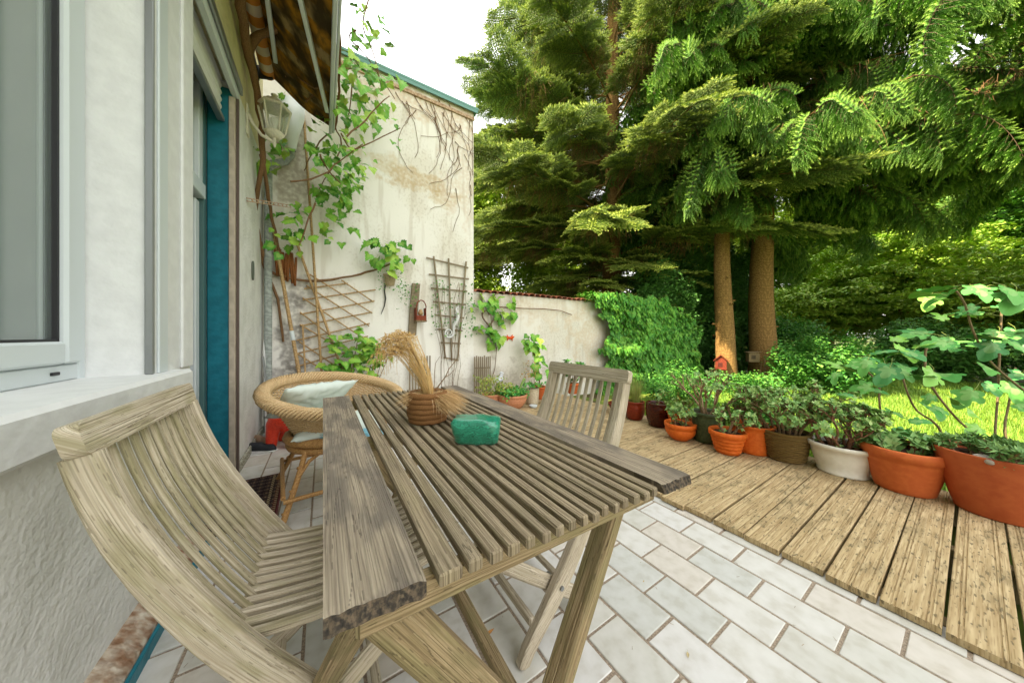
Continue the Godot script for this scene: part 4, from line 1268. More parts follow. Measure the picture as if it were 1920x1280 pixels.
# ---------------------------------------------------------------- awning
func build_awning() -> void:
	var a := thing("awning", "folded-out striped awning with stained dark underside over the door", "awning")
	var z0 := -3.80
	var z1 := -1.2
	var A := Vector3(-0.45, 3.66, 0); var B := Vector3(0.07, 3.33, 0)
	var ft := ptex(256, 512, func(x: int, y: int) -> Color:
		var nn: FastNoiseLite = M.nA
		var nb: FastNoiseLite = M.nB
		var v := y / 512.0
		var o := Color(0.66, 0.47, 0.16) if fmod(v * 16.0, 2.0) < 1.2 else Color(0.62, 0.53, 0.36)
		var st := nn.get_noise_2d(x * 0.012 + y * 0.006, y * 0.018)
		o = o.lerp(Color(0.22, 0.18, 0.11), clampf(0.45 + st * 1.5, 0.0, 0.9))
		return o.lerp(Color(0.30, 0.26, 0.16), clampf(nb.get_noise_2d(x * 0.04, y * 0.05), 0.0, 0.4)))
	var fm := mat(Color.WHITE, 0.9, 0.2)
	fm.albedo_texture = ft
	var b := MB.new()
	b.smooth(true)
	for i in 8:
		for j in 20:
			var g := func(q: int, w: int) -> Vector3:
				var t := q / 8.0
				return A.lerp(B, t) + Vector3(0, -0.035 * sin(t * PI) + 0.008 * sin(w * 1.3 + q), lerpf(z0, z1, w / 20.0))
			b.quad(g.call(i, j), g.call(i, j + 1), g.call(i + 1, j + 1), g.call(i + 1, j), Vector2(i / 8.0, j / 20.0), Vector2(i / 8.0, (j + 1) / 20.0), Vector2((i + 1) / 8.0, (j + 1) / 20.0), Vector2((i + 1) / 8.0, j / 20.0))
	put(b, "canvas", fm, a)
	var rt := mat(Color.WHITE, 0.85)
	rt.albedo_texture = ptex(8, 256, func(_x: int, y: int) -> Color: return Color(0.78, 0.47, 0.14) if y % 64 < 38 else Color(0.80, 0.74, 0.62))
	rt.uv1_scale = Vector3(1, 0, 1)
	var roll := MB.new()
	roll.smooth(true)
	for i in 52:
		roll.col = Color(0.58, 0.22, 0.03) if i % 4 < 2 else Color(0.60, 0.50, 0.36)
		var za := lerpf(z0 + 0.02, z1, i / 52.0); var zb := lerpf(z0 + 0.02, z1, (i + 1) / 52.0)
		roll.tube([Vector3(-0.46, 3.645, za), Vector3(-0.46, 3.645, zb)], [0.058], 12, i == 0)
	put(roll, "rolled_canvas", M.plain_v, a)
	slab(a, "back_bar", Vector3(-0.555, 3.56, z0), Vector3(-0.525, 3.62, z1), M.dark_metal, 0.004)
	slab(a, "front_bar", Vector3(0.055, 3.27, z0 - 0.03), Vector3(0.085, 3.345, z1), M.upvc, 0.006)
	slab(a, "front_bar", Vector3(0.088, 3.285, z0 - 0.02), Vector3(0.108, 3.355, z1), M.upvc, 0.006)
	strut(a, "arm", Vector3(0.035, 3.27, -3.45), Vector3(-0.14, 3.38, -2.45), 0.045, 0.03, M.upvc)
	strut(a, "arm", Vector3(-0.36, 3.53, -3.40), Vector3(-0.33, 3.50, -2.40), 0.045, 0.03, M.upvc)
	strut(a, "bracket", Vector3(-0.555, 3.60, -3.74), Vector3(-0.43, 3.64, -3.74), 0.12, 0.02, M.dark_metal)
	strut(a, "bracket", Vector3(-0.555, 3.60, -1.6), Vector3(-0.43, 3.64, -1.6), 0.12, 0.02, M.dark_metal)

	# wall lantern on a curved bracket
	var l := thing("wall_lantern", "white six-sided wall lantern on a curved bracket beside the door head", "lantern", Vector3(-0.37, 2.86, -3.42))
	var lm := speck(Color(0.78, 0.74, 0.64), Color(0.88, 0.86, 0.79), 10.0, 0.5)
	var base := MB.new()
	base.lathe([Vector2(0.0, -0.02), Vector2(0.05, -0.012), Vector2(0.075, 0.02), Vector2(0.078, 0.035), Vector2(0.0, 0.036)], 6)
	put(base, "base", lm, l)
	for k in 6:
		var t := TAU * k / 6.0
		var p0 := Vector3(cos(t) * 0.076, 0.034, sin(t) * 0.076); var p1 := Vector3(cos(t) * 0.118, 0.25, sin(t) * 0.118)
		var s := MB.new()
		s.tube([p0, p1], [0.008], 5)
		put(s, "post", lm, l)
		var t2 := TAU * (k + 1) / 6.0
		var q0 := Vector3(cos(t2) * 0.076, 0.034, sin(t2) * 0.076); var q1 := Vector3(cos(t2) * 0.118, 0.25, sin(t2) * 0.118)
		var g := MB.new()
		g.quad(p0 * 0.985, q0 * 0.985, q1 * 0.985, p1 * 0.985)
		put(g, "pane", M.glass, l)
	var roof := MB.new()
	roof.lathe([Vector2(0.10, 0.25), Vector2(0.128, 0.252), Vector2(0.126, 0.265), Vector2(0.07, 0.315), Vector2(0.03, 0.335), Vector2(0.02, 0.36), Vector2(0.028, 0.372), Vector2(0.0, 0.39)], 6)
	put(roof, "roof", lm, l)
	var bulb := MB.new()
	bulb.lathe([Vector2(0.0, 0.036), Vector2(0.016, 0.04), Vector2(0.016, 0.09), Vector2(0.032, 0.13), Vector2(0.028, 0.16), Vector2(0.0, 0.175)], 10)
	put(bulb, "bulb", mat(Color(0.88, 0.88, 0.85), 0.3), l)
	var br := MB.new()
	br.tube([Vector3(-0.18, 0.13, 0), Vector3(-0.15, 0.06, 0), Vector3(-0.09, -0.02, 0), Vector3(-0.02, -0.05, 0), Vector3(0.0, -0.06, 0), Vector3(0.0, -0.015, 0)], [0.016, 0.014, 0.013, 0.014, 0.015, 0.014], 7)
	br.tube([Vector3(0, -0.06, 0), Vector3(0, -0.10, 0)], [0.016, 0.006], 7)
	put(br, "bracket", lm, l)
	slab(l, "back_plate", Vector3(-0.189, -0.06, -0.045), Vector3(-0.175, 0.20, 0.045), lm, 0.005)
	# rainwater hopper in the corner
	var hp := thing("rain_hopper", "white plastic rainwater hopper and bent pipe in the wall corner", "downpipe", Vector3(-0.30, 3.12, -4.11))
	var hb := MB.new()
	hb.lathe([Vector2(0.045, 0.0), Vector2(0.07, 0.16), Vector2(0.125, 0.38), Vector2(0.13, 0.52), Vector2(0.12, 0.52), Vector2(0.11, 0.38), Vector2(0.04, 0.05)], 18)
	put(hb, "hopper", mat(Color(0.86, 0.88, 0.87), 0.35), hp)
	var pp := MB.new()
	pp.tube([Vector3(0, 0.03, 0), Vector3(0.0, -0.06, 0.0), Vector3(-0.05, -0.14, -0.01), Vector3(-0.16, -0.18, -0.03), Vector3(-0.20, -0.24, -0.03), Vector3(-0.205, -3.1, -0.03)], [0.036], 12)
	put(pp, "pipe", speck(Color(0.50, 0.54, 0.52), Color(0.66, 0.69, 0.67), 5.0, 0.7), hp)

# ---------------------------------------------------------------- leaves
# outline: half a lobed blade, x >= 0, stalk at the origin, tip at y = 1; folded along the midrib and drooping
func lobed(half: Array, col: Color, cup: float, droop: float, vein: Color) -> ArrayMesh:
	var b := MB.new()
	b.smooth(true)
	var shape := func(x: float, y: float) -> Vector3: return Vector3(x, y - 0.0, absf(x) * cup - droop * y * y + 0.05 * sin(x * 9.0 + y * 5.0))
	for s in [-1, 1]:
		for i in half.size() - 1:
			var p: Vector2 = half[i]; var q: Vector2 = half[i + 1]
			var hub := Vector2(0, 0.12)
			var mid_p := hub.lerp(p, 0.55); var mid_q := hub.lerp(q, 0.55)
			var A: Vector3 = shape.call(0, 0.12); var B: Vector3 = shape.call(s * mid_p.x, mid_p.y); var C: Vector3 = shape.call(s * mid_q.x, mid_q.y)
			var D: Vector3 = shape.call(s * p.x, p.y); var E: Vector3 = shape.call(s * q.x, q.y)
			for t in [[A, B, C], [B, D, E], [B, E, C]]:
				b.col = col.lerp(vein, 0.35 if t[0] == A else 0.0)
				if s == 1: b.tri(t[0], t[1], t[2])
				else: b.tri(t[0], t[2], t[1])
	b.col = Color(0.30, 0.36, 0.08)
	b.tube([Vector3(0, 0.12, 0), Vector3(0.03, -0.2, 0.05), Vector3(0.12, -0.55, -0.02)], [0.014, 0.012, 0.010], 3, false)
	return b.mesh()
func grape_half() -> Array:
	return [Vector2(0, 0.0), Vector2(0.14, -0.14), Vector2(0.34, -0.12), Vector2(0.36, 0.02), Vector2(0.52, 0.06), Vector2(0.46, 0.18), Vector2(0.60, 0.34), Vector2(0.46, 0.38), Vector2(0.46, 0.50), Vector2(0.30, 0.50), Vector2(0.34, 0.66), Vector2(0.20, 0.70), Vector2(0.16, 0.84), Vector2(0.07, 0.86), Vector2(0, 1.0)]
func fig_half() -> Array:
	return [Vector2(0, 0.0), Vector2(0.10, -0.10), Vector2(0.26, -0.08), Vector2(0.34, 0.06), Vector2(0.30, 0.16), Vector2(0.44, 0.24), Vector2(0.50, 0.40), Vector2(0.42, 0.50), Vector2(0.28, 0.46), Vector2(0.22, 0.52), Vector2(0.27, 0.70), Vector2(0.20, 0.88), Vector2(0.10, 0.98), Vector2(0, 1.0)]
func oval_half(w: float) -> Array:
	return [Vector2(0, 0), Vector2(w * 0.55, 0.12), Vector2(w, 0.38), Vector2(w * 0.85, 0.65), Vector2(w * 0.4, 0.88), Vector2(0, 1)]

var grape := []
var figs := []
func leaf_meshes() -> void:
	for i in 5:
		grape.append(lobed(grape_half(), [Color(0.12, 0.34, 0.03), Color(0.22, 0.47, 0.05), Color(0.07, 0.25, 0.025), Color(0.33, 0.52, 0.07), Color(0.16, 0.40, 0.04)][i], [0.18, -0.12, 0.25, 0.1, 0.3][i], [0.2, 0.35, 0.1, 0.3, 0.45][i], Color(0.40, 0.55, 0.12)))
	for i in 4:
		figs.append(lobed(fig_half(), [Color(0.08, 0.30, 0.06), Color(0.12, 0.36, 0.07), Color(0.06, 0.24, 0.06), Color(0.20, 0.44, 0.06)][i], [0.15, 0.05, 0.22, 0.1][i], [0.2, 0.35, 0.15, 0.25][i], Color(0.36, 0.52, 0.20)))
# a leaf of width about s at p, its face towards f, tip hanging towards d, with its stalk
func leaf(parent: Node3D, meshes: Array, p: Vector3, s: float, f: Vector3, d: Vector3, m: Material) -> void:
	f = f.normalized()
	var y := (d - f * d.dot(f)).normalized()
	var x := y.cross(f)
	part("leaf", meshes[rng.randi() % meshes.size()], m, parent, Transform3D(Basis(x, y, f).scaled_local(Vector3.ONE * s), p))
func facing() -> Vector3: return Vector3(r(-0.7, 0.7), r(0.0, 1.0), r(0.3, 1.0))
func hanging() -> Vector3: return Vector3(r(-0.7, 0.7), r(-1.0, -0.1), r(-0.3, 0.5))

func build_vine() -> void:
	leaf_meshes()
	M.nA = nz(3, 1.0, FastNoiseLite.TYPE_SIMPLEX_SMOOTH, 4)
	var v := thing("grape_vine", "old grape vine climbing past the lantern and hanging from the awning", "vine")
	var stem := func(pts: Array, rads: Array, called := "stem") -> void:
		var fine := []
		for i in pts.size() - 1:
			for k in 3: fine.append(pts[i].cubic_interpolate(pts[i + 1], pts[maxi(i - 1, 0)], pts[mini(i + 2, pts.size() - 1)], k / 3.0) + Vector3(r(-0.006, 0.006), r(-0.006, 0.006), r(-0.006, 0.006)))
		fine.append(pts[-1])
		var rr := []
		for i in fine.size(): rr.append(lerpf(rads[0], rads[1], float(i) / fine.size()) * (1.0 + r(-0.12, 0.18)))
		var b := MB.new()
		b.tube(fine, rr, 7)
		put(b, called, M.vine_wood, v)
	# trunk: from the ground in the corner up the wall, across the lantern and out along the house
	stem.call([on_z(530, 640, -4.2), on_z(520, 560, -4.19), on_z(494, 495, -4.16), on_z(487, 452, -4.08), on_z(476, 400, -3.95), on_z(488, 330, -3.7), on_z(492, 290, -3.6), on_z(490, 230, -3.5), on_z(480, 170, -3.38), on_z(468, 110, -3.2), on_z(455, 40, -2.95), on_z(448, -30, -2.7)], [0.012, 0.034])
	stem.call([on_z(487, 452, -4.08), on_z(500, 500, -4.17), on_z(530, 518, -4.18), on_z(600, 527, -4.19), on_z(660, 517, -4.19), on_z(700, 506, -4.19), on_z(740, 492, -4.18)], [0.018, 0.010])
	stem.call([on_z(468, 95, -3.2), on_z(478, 72, -3.15), on_z(510, 55, -3.1), on_z(550, 38, -3.0), on_z(580, 18, -2.9), on_z(600, -20, -2.8)], [0.030, 0.026])
	stem.call([on_z(600, -20, -2.8), on_z(634, 60, -3.1), on_z(636, 130, -3.4), on_z(634, 190, -3.7), on_z(628, 240, -3.82)], [0.014, 0.010])
	stem.call([on_z(490, 290, -3.6), on_z(500, 350, -3.8), on_z(510, 410, -4.0), on_z(522, 470, -4.12)], [0.016, 0.012])
	var shoots := [[[560, 145], [590, 165], [615, 150], [640, 120]], [[572, 190], [610, 165], [632, 150]], [[535, 142], [560, 155], [590, 178]], [[580, 195], [615, 198], [640, 205]], [[630, 240], [600, 265], [580, 295], [570, 320]], [[628, 240], [640, 270], [625, 310], [600, 350], [590, 380]], [[650, 255], [685, 225], [712, 195], [730, 180]], [[600, 290], [615, 320], [640, 345]], [[690, 0], [680, 50], [700, 100], [715, 170]], [[668, 55], [655, 70], [690, 110], [740, 185]], [[635, 130], [660, 128], [705, 120]], [[660, 160], [655, 210], [645, 250]], [[545, 340], [600, 330], [640, 300], [680, 270]], [[640, 250], [660, 280], [700, 265], [750, 240]], [[590, 380], [575, 420], [560, 460]]]
	var n := 0
	for s in shoots:
		var pts := []
		var z := -3.35 - 0.12 * (n % 6)
		for p in s: pts.append(on_z(p[0], p[1], z + r(-0.05, 0.05)))
		stem.call(pts, [0.008, 0.004], "shoot")
		n += 1
	# leaves: photo positions of the clusters, at the depth of the shoots they hang on
	var cl := [[672, 25, 26, 3], [690, 55, 34, 3], [705, 70, 36, 2], [672, 95, 40, 4], [655, 140, 40, 5], [690, 150, 44, 5], [720, 130, 40, 3], [645, 180, 34, 4], [715, 165, 36, 3], [655, 205, 36, 5], [690, 200, 40, 4], [715, 215, 36, 3], [740, 245, 24, 1], [700, 235, 26, 2], [727, 268, 22, 1], [600, 235, 24, 3], [630, 262, 30, 6], [660, 245, 28, 4], [590, 290, 28, 5], [615, 300, 32, 6], [655, 290, 30, 4], [635, 330, 30, 5], [665, 320, 26, 4], [690, 300, 24, 2], [610, 350, 28, 5], [645, 360, 28, 5], [665, 350, 26, 4], [585, 370, 30, 4], [620, 390, 28, 4], [655, 385, 22, 3], [640, 410, 32, 3], [535, 420, 34, 4], [560, 395, 24, 3], [520, 445, 24, 2], [545, 460, 30, 3], [600, 435, 26, 2], [625, 440, 26, 2], [505, 260, 28, 3], [510, 300, 36, 3], [520, 275, 24, 2], [475, 268, 22, 1], [545, 190, 26, 2], [570, 195, 20, 1], [545, 275, 22, 1], [570, 430, 22, 1]]
	for c in cl:
		for k in int(c[3] * 2.3):
			var z := r(-3.95, -3.35) if c[0] > 560 and c[1] < 340 else r(-4.10, -3.7)
			var p := on_z(c[0] + r(-1, 1) * c[2] * 0.75, c[1] + r(-1, 1) * c[2] * 0.7, z)
			leaf(v, grape, p, c[2] / FOC * -z * 0.56 * r(0.5, 1.1), facing(), hanging(), M.leaf)
	# second cluster: at the end of the long cordon by the hanging pot
	var dn := [[700, 465, 28, 4], [725, 475, 30, 5], [750, 468, 28, 4], [765, 455, 22, 2], [735, 495, 24, 4], [695, 490, 18, 2], [770, 480, 18, 2]]
	for c in dn:
		for k in c[3]:
			leaf(v, grape, on_z(c[0] + r(-1, 1) * c[2] * 0.7, c[1] + r(-1, 1) * c[2] * 0.6, r(-4.15, -4.0)), c[2] / FOC * 4.0 * 0.8 * r(0.65, 1.1), facing(), hanging(), M.leaf)

# ---------------------------------------------------------------- things on the white wall
func cane_bar(parent: Node3D, called: String, a: Vector3, b: Vector3, rad: float, m: Material, nodes := 0) -> void:
	var mb := MB.new()
	mb.tube([Vector3.ZERO, (b - a) * 0.5, b - a], [rad, rad * 0.97, rad * 0.93], 8)
	for i in nodes:
		var t := (i + 0.6) / nodes
		var p := (b - a) * t
		mb.tube([p - (b - a).normalized() * 0.006, p, p + (b - a).normalized() * 0.006], [rad * 0.95, rad * 1.22, rad * 0.95], 8, false)
	part(called, mb.mesh(), m, parent, Transform3D(Basis.IDENTITY, a - parent.position))

func build_wall_things() -> void:
	# stretched lattice of thin canes
	var zl := WALL_Z + 0.035
	var L := thing("lattice_trellis", "brown diamond lattice trellis of thin canes on the stained white wall", "trellis", on_z(625, 620, zl))
	var rows := [[570, 540, 652, 531], [568, 562, 704, 543], [562, 588, 702, 563], [560, 612, 697, 584], [562, 610, 692, 606], [556, 636, 640, 615], [556, 662, 680, 638], [553, 688, 650, 660]]
	rows = [[570, 541, 652, 531], [567, 562, 704, 543], [562, 589, 702, 564], [562, 611, 697, 585], [556, 638, 693, 606], [556, 663, 690, 630], [553, 688, 650, 660]]
	for q in rows: cane_bar(L, "cane", on_z(q[0], q[1], zl), on_z(q[2], q[3], zl), 0.0085, M.bamboo, 5)
	for q in [[640, 525, 700, 566], [580, 514, 698, 587], [574, 535, 692, 611], [567, 558, 690, 640], [562, 585, 660, 660], [562, 608, 625, 645], [556, 662, 600, 690], [560, 640, 650, 700]]: cane_bar(L, "cane", on_z(q[0], q[1], zl + 0.018), on_z(q[2], q[3], zl + 0.018), 0.0085, M.bamboo, 5)
	# long canes leaning on the wall
	var cn := [["thick pale bamboo pole with white tape leaning left of the lattice trellis", [500, 360], [560, 697], 0.019, "pole"], ["tall thin bamboo cane standing upright in front of the lattice trellis", [568, 200], [602, 690], 0.0135, "cane"], ["slanting brown cane crossing the lattice trellis", [556, 455], [640, 690], 0.015, "cane"], ["short upright cane at the left of the lattice trellis", [567, 608], [572, 697], 0.010, "cane"]]
	for q in cn:
		var top := on_z(q[1][0], q[1][1], WALL_Z + 0.05); var low := on_z(q[2][0], q[2][1], WALL_Z + 0.16)
		var foot := low + (low - top) * (low.y / (top.y - low.y))
		var c := thing("bamboo_" + q[4], q[0], q[4], foot)
		cane_bar(c, "shaft", foot, top, q[3], M.bamboo, int(top.distance_to(foot) * 4.0))
		if q[3] > 0.018:
			var tp := MB.new()
			tp.tube([foot.lerp(top, 0.38) - foot, foot.lerp(top, 0.42) - foot], [0.0215], 8)
			put(tp, "tape", M.upvc, c)
	# rusty perforated bracket
	var rb := thing("rusty_bracket", "rusty white perforated metal bracket sticking out of the house wall", "bracket", on_x(462, 374, -0.555))
	var e := on_z(545, 387, -4.2) - rb.position
	var rp := MB.new()
	var dirv := e.normalized()
	var steps := 9
	for i in steps:
		var p := e * ((i + 0.5) / steps)
		rp.xf = along(p - dirv * 0.5, p + dirv * 0.5, Vector3.UP)
		rp.box(Vector3(0, 0.012, 0), Vector3(e.length() / steps, 0.008, 0.005))
		rp.box(Vector3(0, -0.012, 0), Vector3(e.length() / steps, 0.008, 0.005))
		rp.box(Vector3(e.length() / steps * 0.4, 0, 0), Vector3(0.018, 0.016, 0.0046))
	put(rp, "strip", speck(Color(0.55, 0.30, 0.14), Color(0.88, 0.86, 0.80), 24.0, 0.8, 2.0, 401), rb)
	# bundle of hollow canes: an insect hotel hung on the wall
	var bh := thing("cane_bundle", "brown bundle of hollow canes hung on the wall below the vine leaves", "insect hotel", on_z(535, 492, WALL_Z + 0.07))
	for i in 9:
		var x := -0.085 + 0.022 * i
		var tb := MB.new()
		var h0 := r(0.10, 0.19)
		tb.lathe([Vector2(0.0, -0.2 + r(0, 0.05)), Vector2(0.012, -0.2), Vector2(0.013, h0), Vector2(0.009, h0), Vector2(0.009, h0 - 0.05), Vector2(0.0, h0 - 0.05)], 9)
		put(tb, "tube", speck(Color(0.38, 0.20, 0.08), Color(0.62, 0.38, 0.18), 12.0, 0.7), bh, Transform3D(Basis(Vector3(0, 0, 1), r(-0.08, 0.08)), Vector3(x, -x * 0.6, r(-0.01, 0.02))))
	# half pot hung on the wall, hook below
	var hp := thing("hanging_wall_pot", "small stone-coloured wall pot with trailing leaves on the white wall", "wall pot", on_z(731, 525, WALL_Z + 0.075))
	var pb := MB.new()
	pb.lathe([Vector2(0.0, -0.07), Vector2(0.055, -0.07), Vector2(0.075, 0.05), Vector2(0.085, 0.055), Vector2(0.085, 0.075), Vector2(0.07, 0.075), Vector2(0.06, 0.05), Vector2(0.0, 0.045)], 14)
	put(pb, "pot", speck(Color(0.66, 0.58, 0.46), Color(0.80, 0.73, 0.61), 14.0, 0.9, 2.0, 411), hp)
	var hk := MB.new()
	hk.tube([Vector3(-0.05, -0.06, -0.05), Vector3(-0.06, -0.14, -0.05), Vector3(-0.045, -0.24, -0.05), Vector3(-0.06, -0.34, -0.05), Vector3(-0.10, -0.45, -0.05)], [0.010, 0.008, 0.009, 0.007, 0.004], 6)
	put(hk, "root", M.dark_metal, hp)
	small_leaves(hp, "trailing_leaves", 90, func() -> Vector3: return Vector3(r(-0.16, 0.20), r(-0.14, 0.16), r(0.0, 0.08)), 0.035, [Color(0.08, 0.30, 0.03), Color(0.20, 0.45, 0.05)])
	# plank with lantern-shaped bird feeder
	var pk := thing("feeder_plank", "grey driftwood plank with a small red bird feeder on the white wall", "bird feeder", on_z(777, 580, WALL_Z + 0.03))
	var pl := MB.new()
	pl.prism(PackedVector2Array([Vector2(-0.085, -0.36), Vector2(0.02, -0.36), Vector2(0.035, -0.1), Vector2(0.055, 0.12), Vector2(0.075, 0.36), Vector2(-0.03, 0.365), Vector2(-0.06, 0.05)]), -0.025, 0.02)
	put(pl, "plank", M.table, pk)
	var fd := Node3D.new()
	fd.name = "feeder"
	fd.position = Vector3(0.06, -0.03, 0.08)
	pk.add_child(fd)
	var red := speck(Color(0.46, 0.17, 0.10), Color(0.62, 0.30, 0.20), 18.0, 0.8)
	slab(fd, "floor", Vector3(-0.075, -0.145, -0.065), Vector3(0.075, -0.125, 0.06), M.lath, 0.003)
	slab(fd, "tray", Vector3(-0.07, -0.125, 0.045), Vector3(0.07, -0.06, 0.055), red, 0.003)
	slab(fd, "side", Vector3(-0.07, -0.125, -0.06), Vector3(-0.06, 0.05, 0.045), red, 0.003)
	slab(fd, "side", Vector3(0.06, -0.125, -0.06), Vector3(0.07, 0.05, 0.045), red, 0.003)
	var arch := MB.new()
	var ap := []
	for i in 13: ap.append(Vector3(cos(PI * i / 12.0) * 0.066, 0.05 + sin(PI * i / 12.0) * 0.10, 0.045))
	arch.tube(ap, [0.008], 5)
	put(arch, "arch", red, fd)
	var ball := MB.new()
	ball.lathe([Vector2(0.0, -0.06), Vector2(0.03, -0.05), Vector2(0.036, -0.02), Vector2(0.02, 0.02), Vector2(0.0, 0.03)], 10)
	put(ball, "seed_ball", M.bamboo, fd)
	small_leaves(pk, "climber_leaves", 70, func() -> Vector3: return Vector3(r(-0.24, 0.05), r(-0.02, 0.34), r(0.02, 0.06)), 0.035, [Color(0.06, 0.22, 0.03), Color(0.16, 0.36, 0.06)])
	# ladder trellis narrowing to the foot
	var zt := WALL_Z + 0.03
	var T := thing("ladder_trellis", "grey wooden ladder trellis narrowing downward on the white wall", "trellis", on_z(842, 580, zt))
	for q in [[813, 480, 835, 672], [841, 484, 847, 676], [874, 490, 858, 677]]: lath_bar(T, "upright", on_z(q[0], q[1], zt + 0.014), on_z(q[2], q[3], zt + 0.014), 0.024, 0.014)
	for q in [[799, 483, 878, 502], [804, 514, 879, 523], [808, 540, 876, 546], [812, 565, 873, 571], [816, 590, 870, 596], [820, 617, 867, 620], [826, 642, 864, 644], [832, 670, 860, 675]]: lath_bar(T, "rung", on_z(q[0], q[1], zt), on_z(q[2], q[3], zt), 0.022, 0.012)
	var cl := thing("trellis_climber", "thin green climber threading through the wooden ladder trellis", "climber", on_z(842, 575, zt + 0.03))
	var cs := MB.new()
	for i in 8:
		var x := r(-0.25, 0.3)
		var pts := [Vector3(x * 0.4, -1.4, 0.01)]
		for k in 7: pts.append(Vector3(lerpf(x * 0.4, x, k / 6.0) + r(-0.04, 0.04), -1.1 + 0.24 * k + r(-0.04, 0.04), r(-0.01, 0.03)))
		cs.tube(pts, [0.004, 0.003], 4, false)
	put(cs, "stems", M.vine_wood, cl)
	small_leaves(cl, "leaves", 260, func() -> Vector3: return Vector3(r(-0.30, 0.42), r(-0.35, 0.45) - 0.08, r(-0.02, 0.06)), 0.042, [Color(0.06, 0.20, 0.03), Color(0.17, 0.36, 0.06), Color(0.10, 0.28, 0.05)])
	# white seahorse
	var sea := thing("seahorse_ornament", "white metal seahorse ornament with curled tail on the ladder trellis", "ornament", on_z(848, 605, WALL_Z + 0.075))
	var path := [Vector3(0.10, 0.20, 0), Vector3(0.085, 0.235, 0), Vector3(0.06, 0.215, 0), Vector3(0.075, 0.16, 0), Vector3(0.09, 0.09, 0), Vector3(0.06, 0.02, 0), Vector3(0.02, -0.05, 0), Vector3(0.02, -0.13, 0)]
	var rads := [0.008, 0.020, 0.017, 0.018, 0.030, 0.034, 0.022, 0.017]
	for i in 26:
		var t := i / 25.0
		var a := -0.1 - t * 11.0
		var rr := lerpf(0.075, 0.014, t)
		path.append(Vector3(-0.055 + cos(a) * rr, -0.15 + sin(a) * rr, 0))
		rads.append(lerpf(0.016, 0.006, t))
	var sb := MB.new()
	sb.tube(path, rads, 8)
	put(sb, "body", speck(Color(0.80, 0.80, 0.80), Color(0.90, 0.90, 0.89), 20.0, 0.5, 2.0, 421), sea)
	# heart wreath with vine leaves
	var hw := thing("heart_wreath", "heart-shaped twig wreath hanging among vine leaves on the garden wall", "wreath", on_z(917, 595, WALL_Z + 0.05))
	var hb := MB.new()
	for s in 6:
		var pts := []
		for i in 31:
			var t := TAU * i / 30.0
			pts.append(Vector3(pow(sin(t), 3.0) * 0.125 + r(-0.006, 0.006), (13.0 * cos(t) - 5.0 * cos(2.0 * t) - 2.0 * cos(3.0 * t) - cos(4.0 * t)) * 0.0088 + r(-0.006, 0.006), r(-0.012, 0.018)))
		hb.tube(pts, [0.008], 5, false)
	put(hb, "twigs", speck(Color(0.36, 0.28, 0.22), Color(0.58, 0.48, 0.40), 20.0, 0.9), hw)
	var yv := thing("young_vine", "bright young grape vine climbing past the heart wreath on the garden wall", "vine", on_z(925, 735, WALL_Z + 0.05))
	var ys := MB.new()
	var y0 := yv.position
	ys.tube([on_z(915, 735, -4.2) - y0, on_z(928, 690, -4.2) - y0, on_z(931, 655, -4.2) - y0, on_z(922, 610, -4.19) - y0, on_z(918, 570, -4.19) - y0, on_z(930, 550, -4.19) - y0], [0.008, 0.006, 0.005], 5)
	ys.tube([on_z(930, 575, -4.2) - y0, on_z(980, 578, -4.2) - y0, on_z(1020, 579, -4.2) - y0, on_z(1050, 582, -4.2) - y0, on_z(1072, 590, -4.2) - y0], [0.010, 0.008], 5)
	put(ys, "stem", M.vine_wood, yv)
	for c in [[912, 560, 20, 5], [930, 565, 20, 6], [945, 580, 18, 4], [960, 565, 16, 3], [958, 592, 18, 4], [905, 575, 14, 3], [890, 575, 12, 2], [915, 620, 20, 6], [930, 630, 20, 5], [925, 645, 16, 4], [900, 612, 14, 2], [940, 605, 14, 3]]:
		for k in c[3]: leaf(yv, grape, on_z(c[0] + r(-1, 1) * c[2] * 0.55, c[1] + r(-1, 1) * c[2] * 0.55, r(-4.2, -4.1)) - y0, c[2] / FOC * 4.8 * r(0.7, 1.0), facing(), hanging(), M.leaf)
	# orange lizard ornament
	var gk := thing("lizard_ornament", "orange ceramic lizard crawling on the garden wall", "ornament", on_z(956, 633, WALL_Z + 0.02))
	var bones := [[Vector3(-0.05, 0, 0), Vector3(0.04, -0.005, 0), 0.020, 0.022], [Vector3(0.05, 0.005, 0), Vector3(0.075, 0.015, 0), 0.022, 0.014], [Vector3(-0.05, 0, 0), Vector3(-0.10, 0.03, 0), 0.014, 0.006]]
	for s in [-1, 1]:
		bones.append([Vector3(0.03, 0, 0), Vector3(0.05, s * 0.05, 0.0), 0.011, 0.008])
		bones.append([Vector3(-0.04, 0, 0), Vector3(-0.05, s * 0.048, 0.0), 0.011, 0.008])
	put(blob(bones, 0.007, 0.015), "body", mat(Color(0.88, 0.33, 0.05), 0.35), gk)
	# split-cane mats along the wall foot
	for q in [["split-cane mat panel standing behind the terracotta pots", 890, 919, 668, 742, 9], ["split-cane mat panel half hidden behind the dried grass", 768, 806, 668, 745, 8]]:
		var zf := WALL_Z + 0.09
		var a := on_z(q[1], q[3], zf); var b := on_z(q[2], q[3], zf)
		var f := thing("cane_mat", q[0], "screen", Vector3((a.x + b.x) / 2, 0.0, zf), 0.0, "cane mats at the wall foot")
		for i in q[5]:
			var x := lerpf(a.x, b.x, i / float(q[5] - 1)) - f.position.x
			lath_bar(f, "slat", Vector3(x, a.y + r(-0.015, 0.01), zf) + Vector3(f.position.x, 0, 0), Vector3(x + f.position.x, 0.0, zf), 0.020, 0.009)
		lath_bar(f, "rail", Vector3(a.x, a.y * 0.75, zf - 0.012), Vector3(b.x, b.y * 0.75, zf - 0.012), 0.02, 0.008)
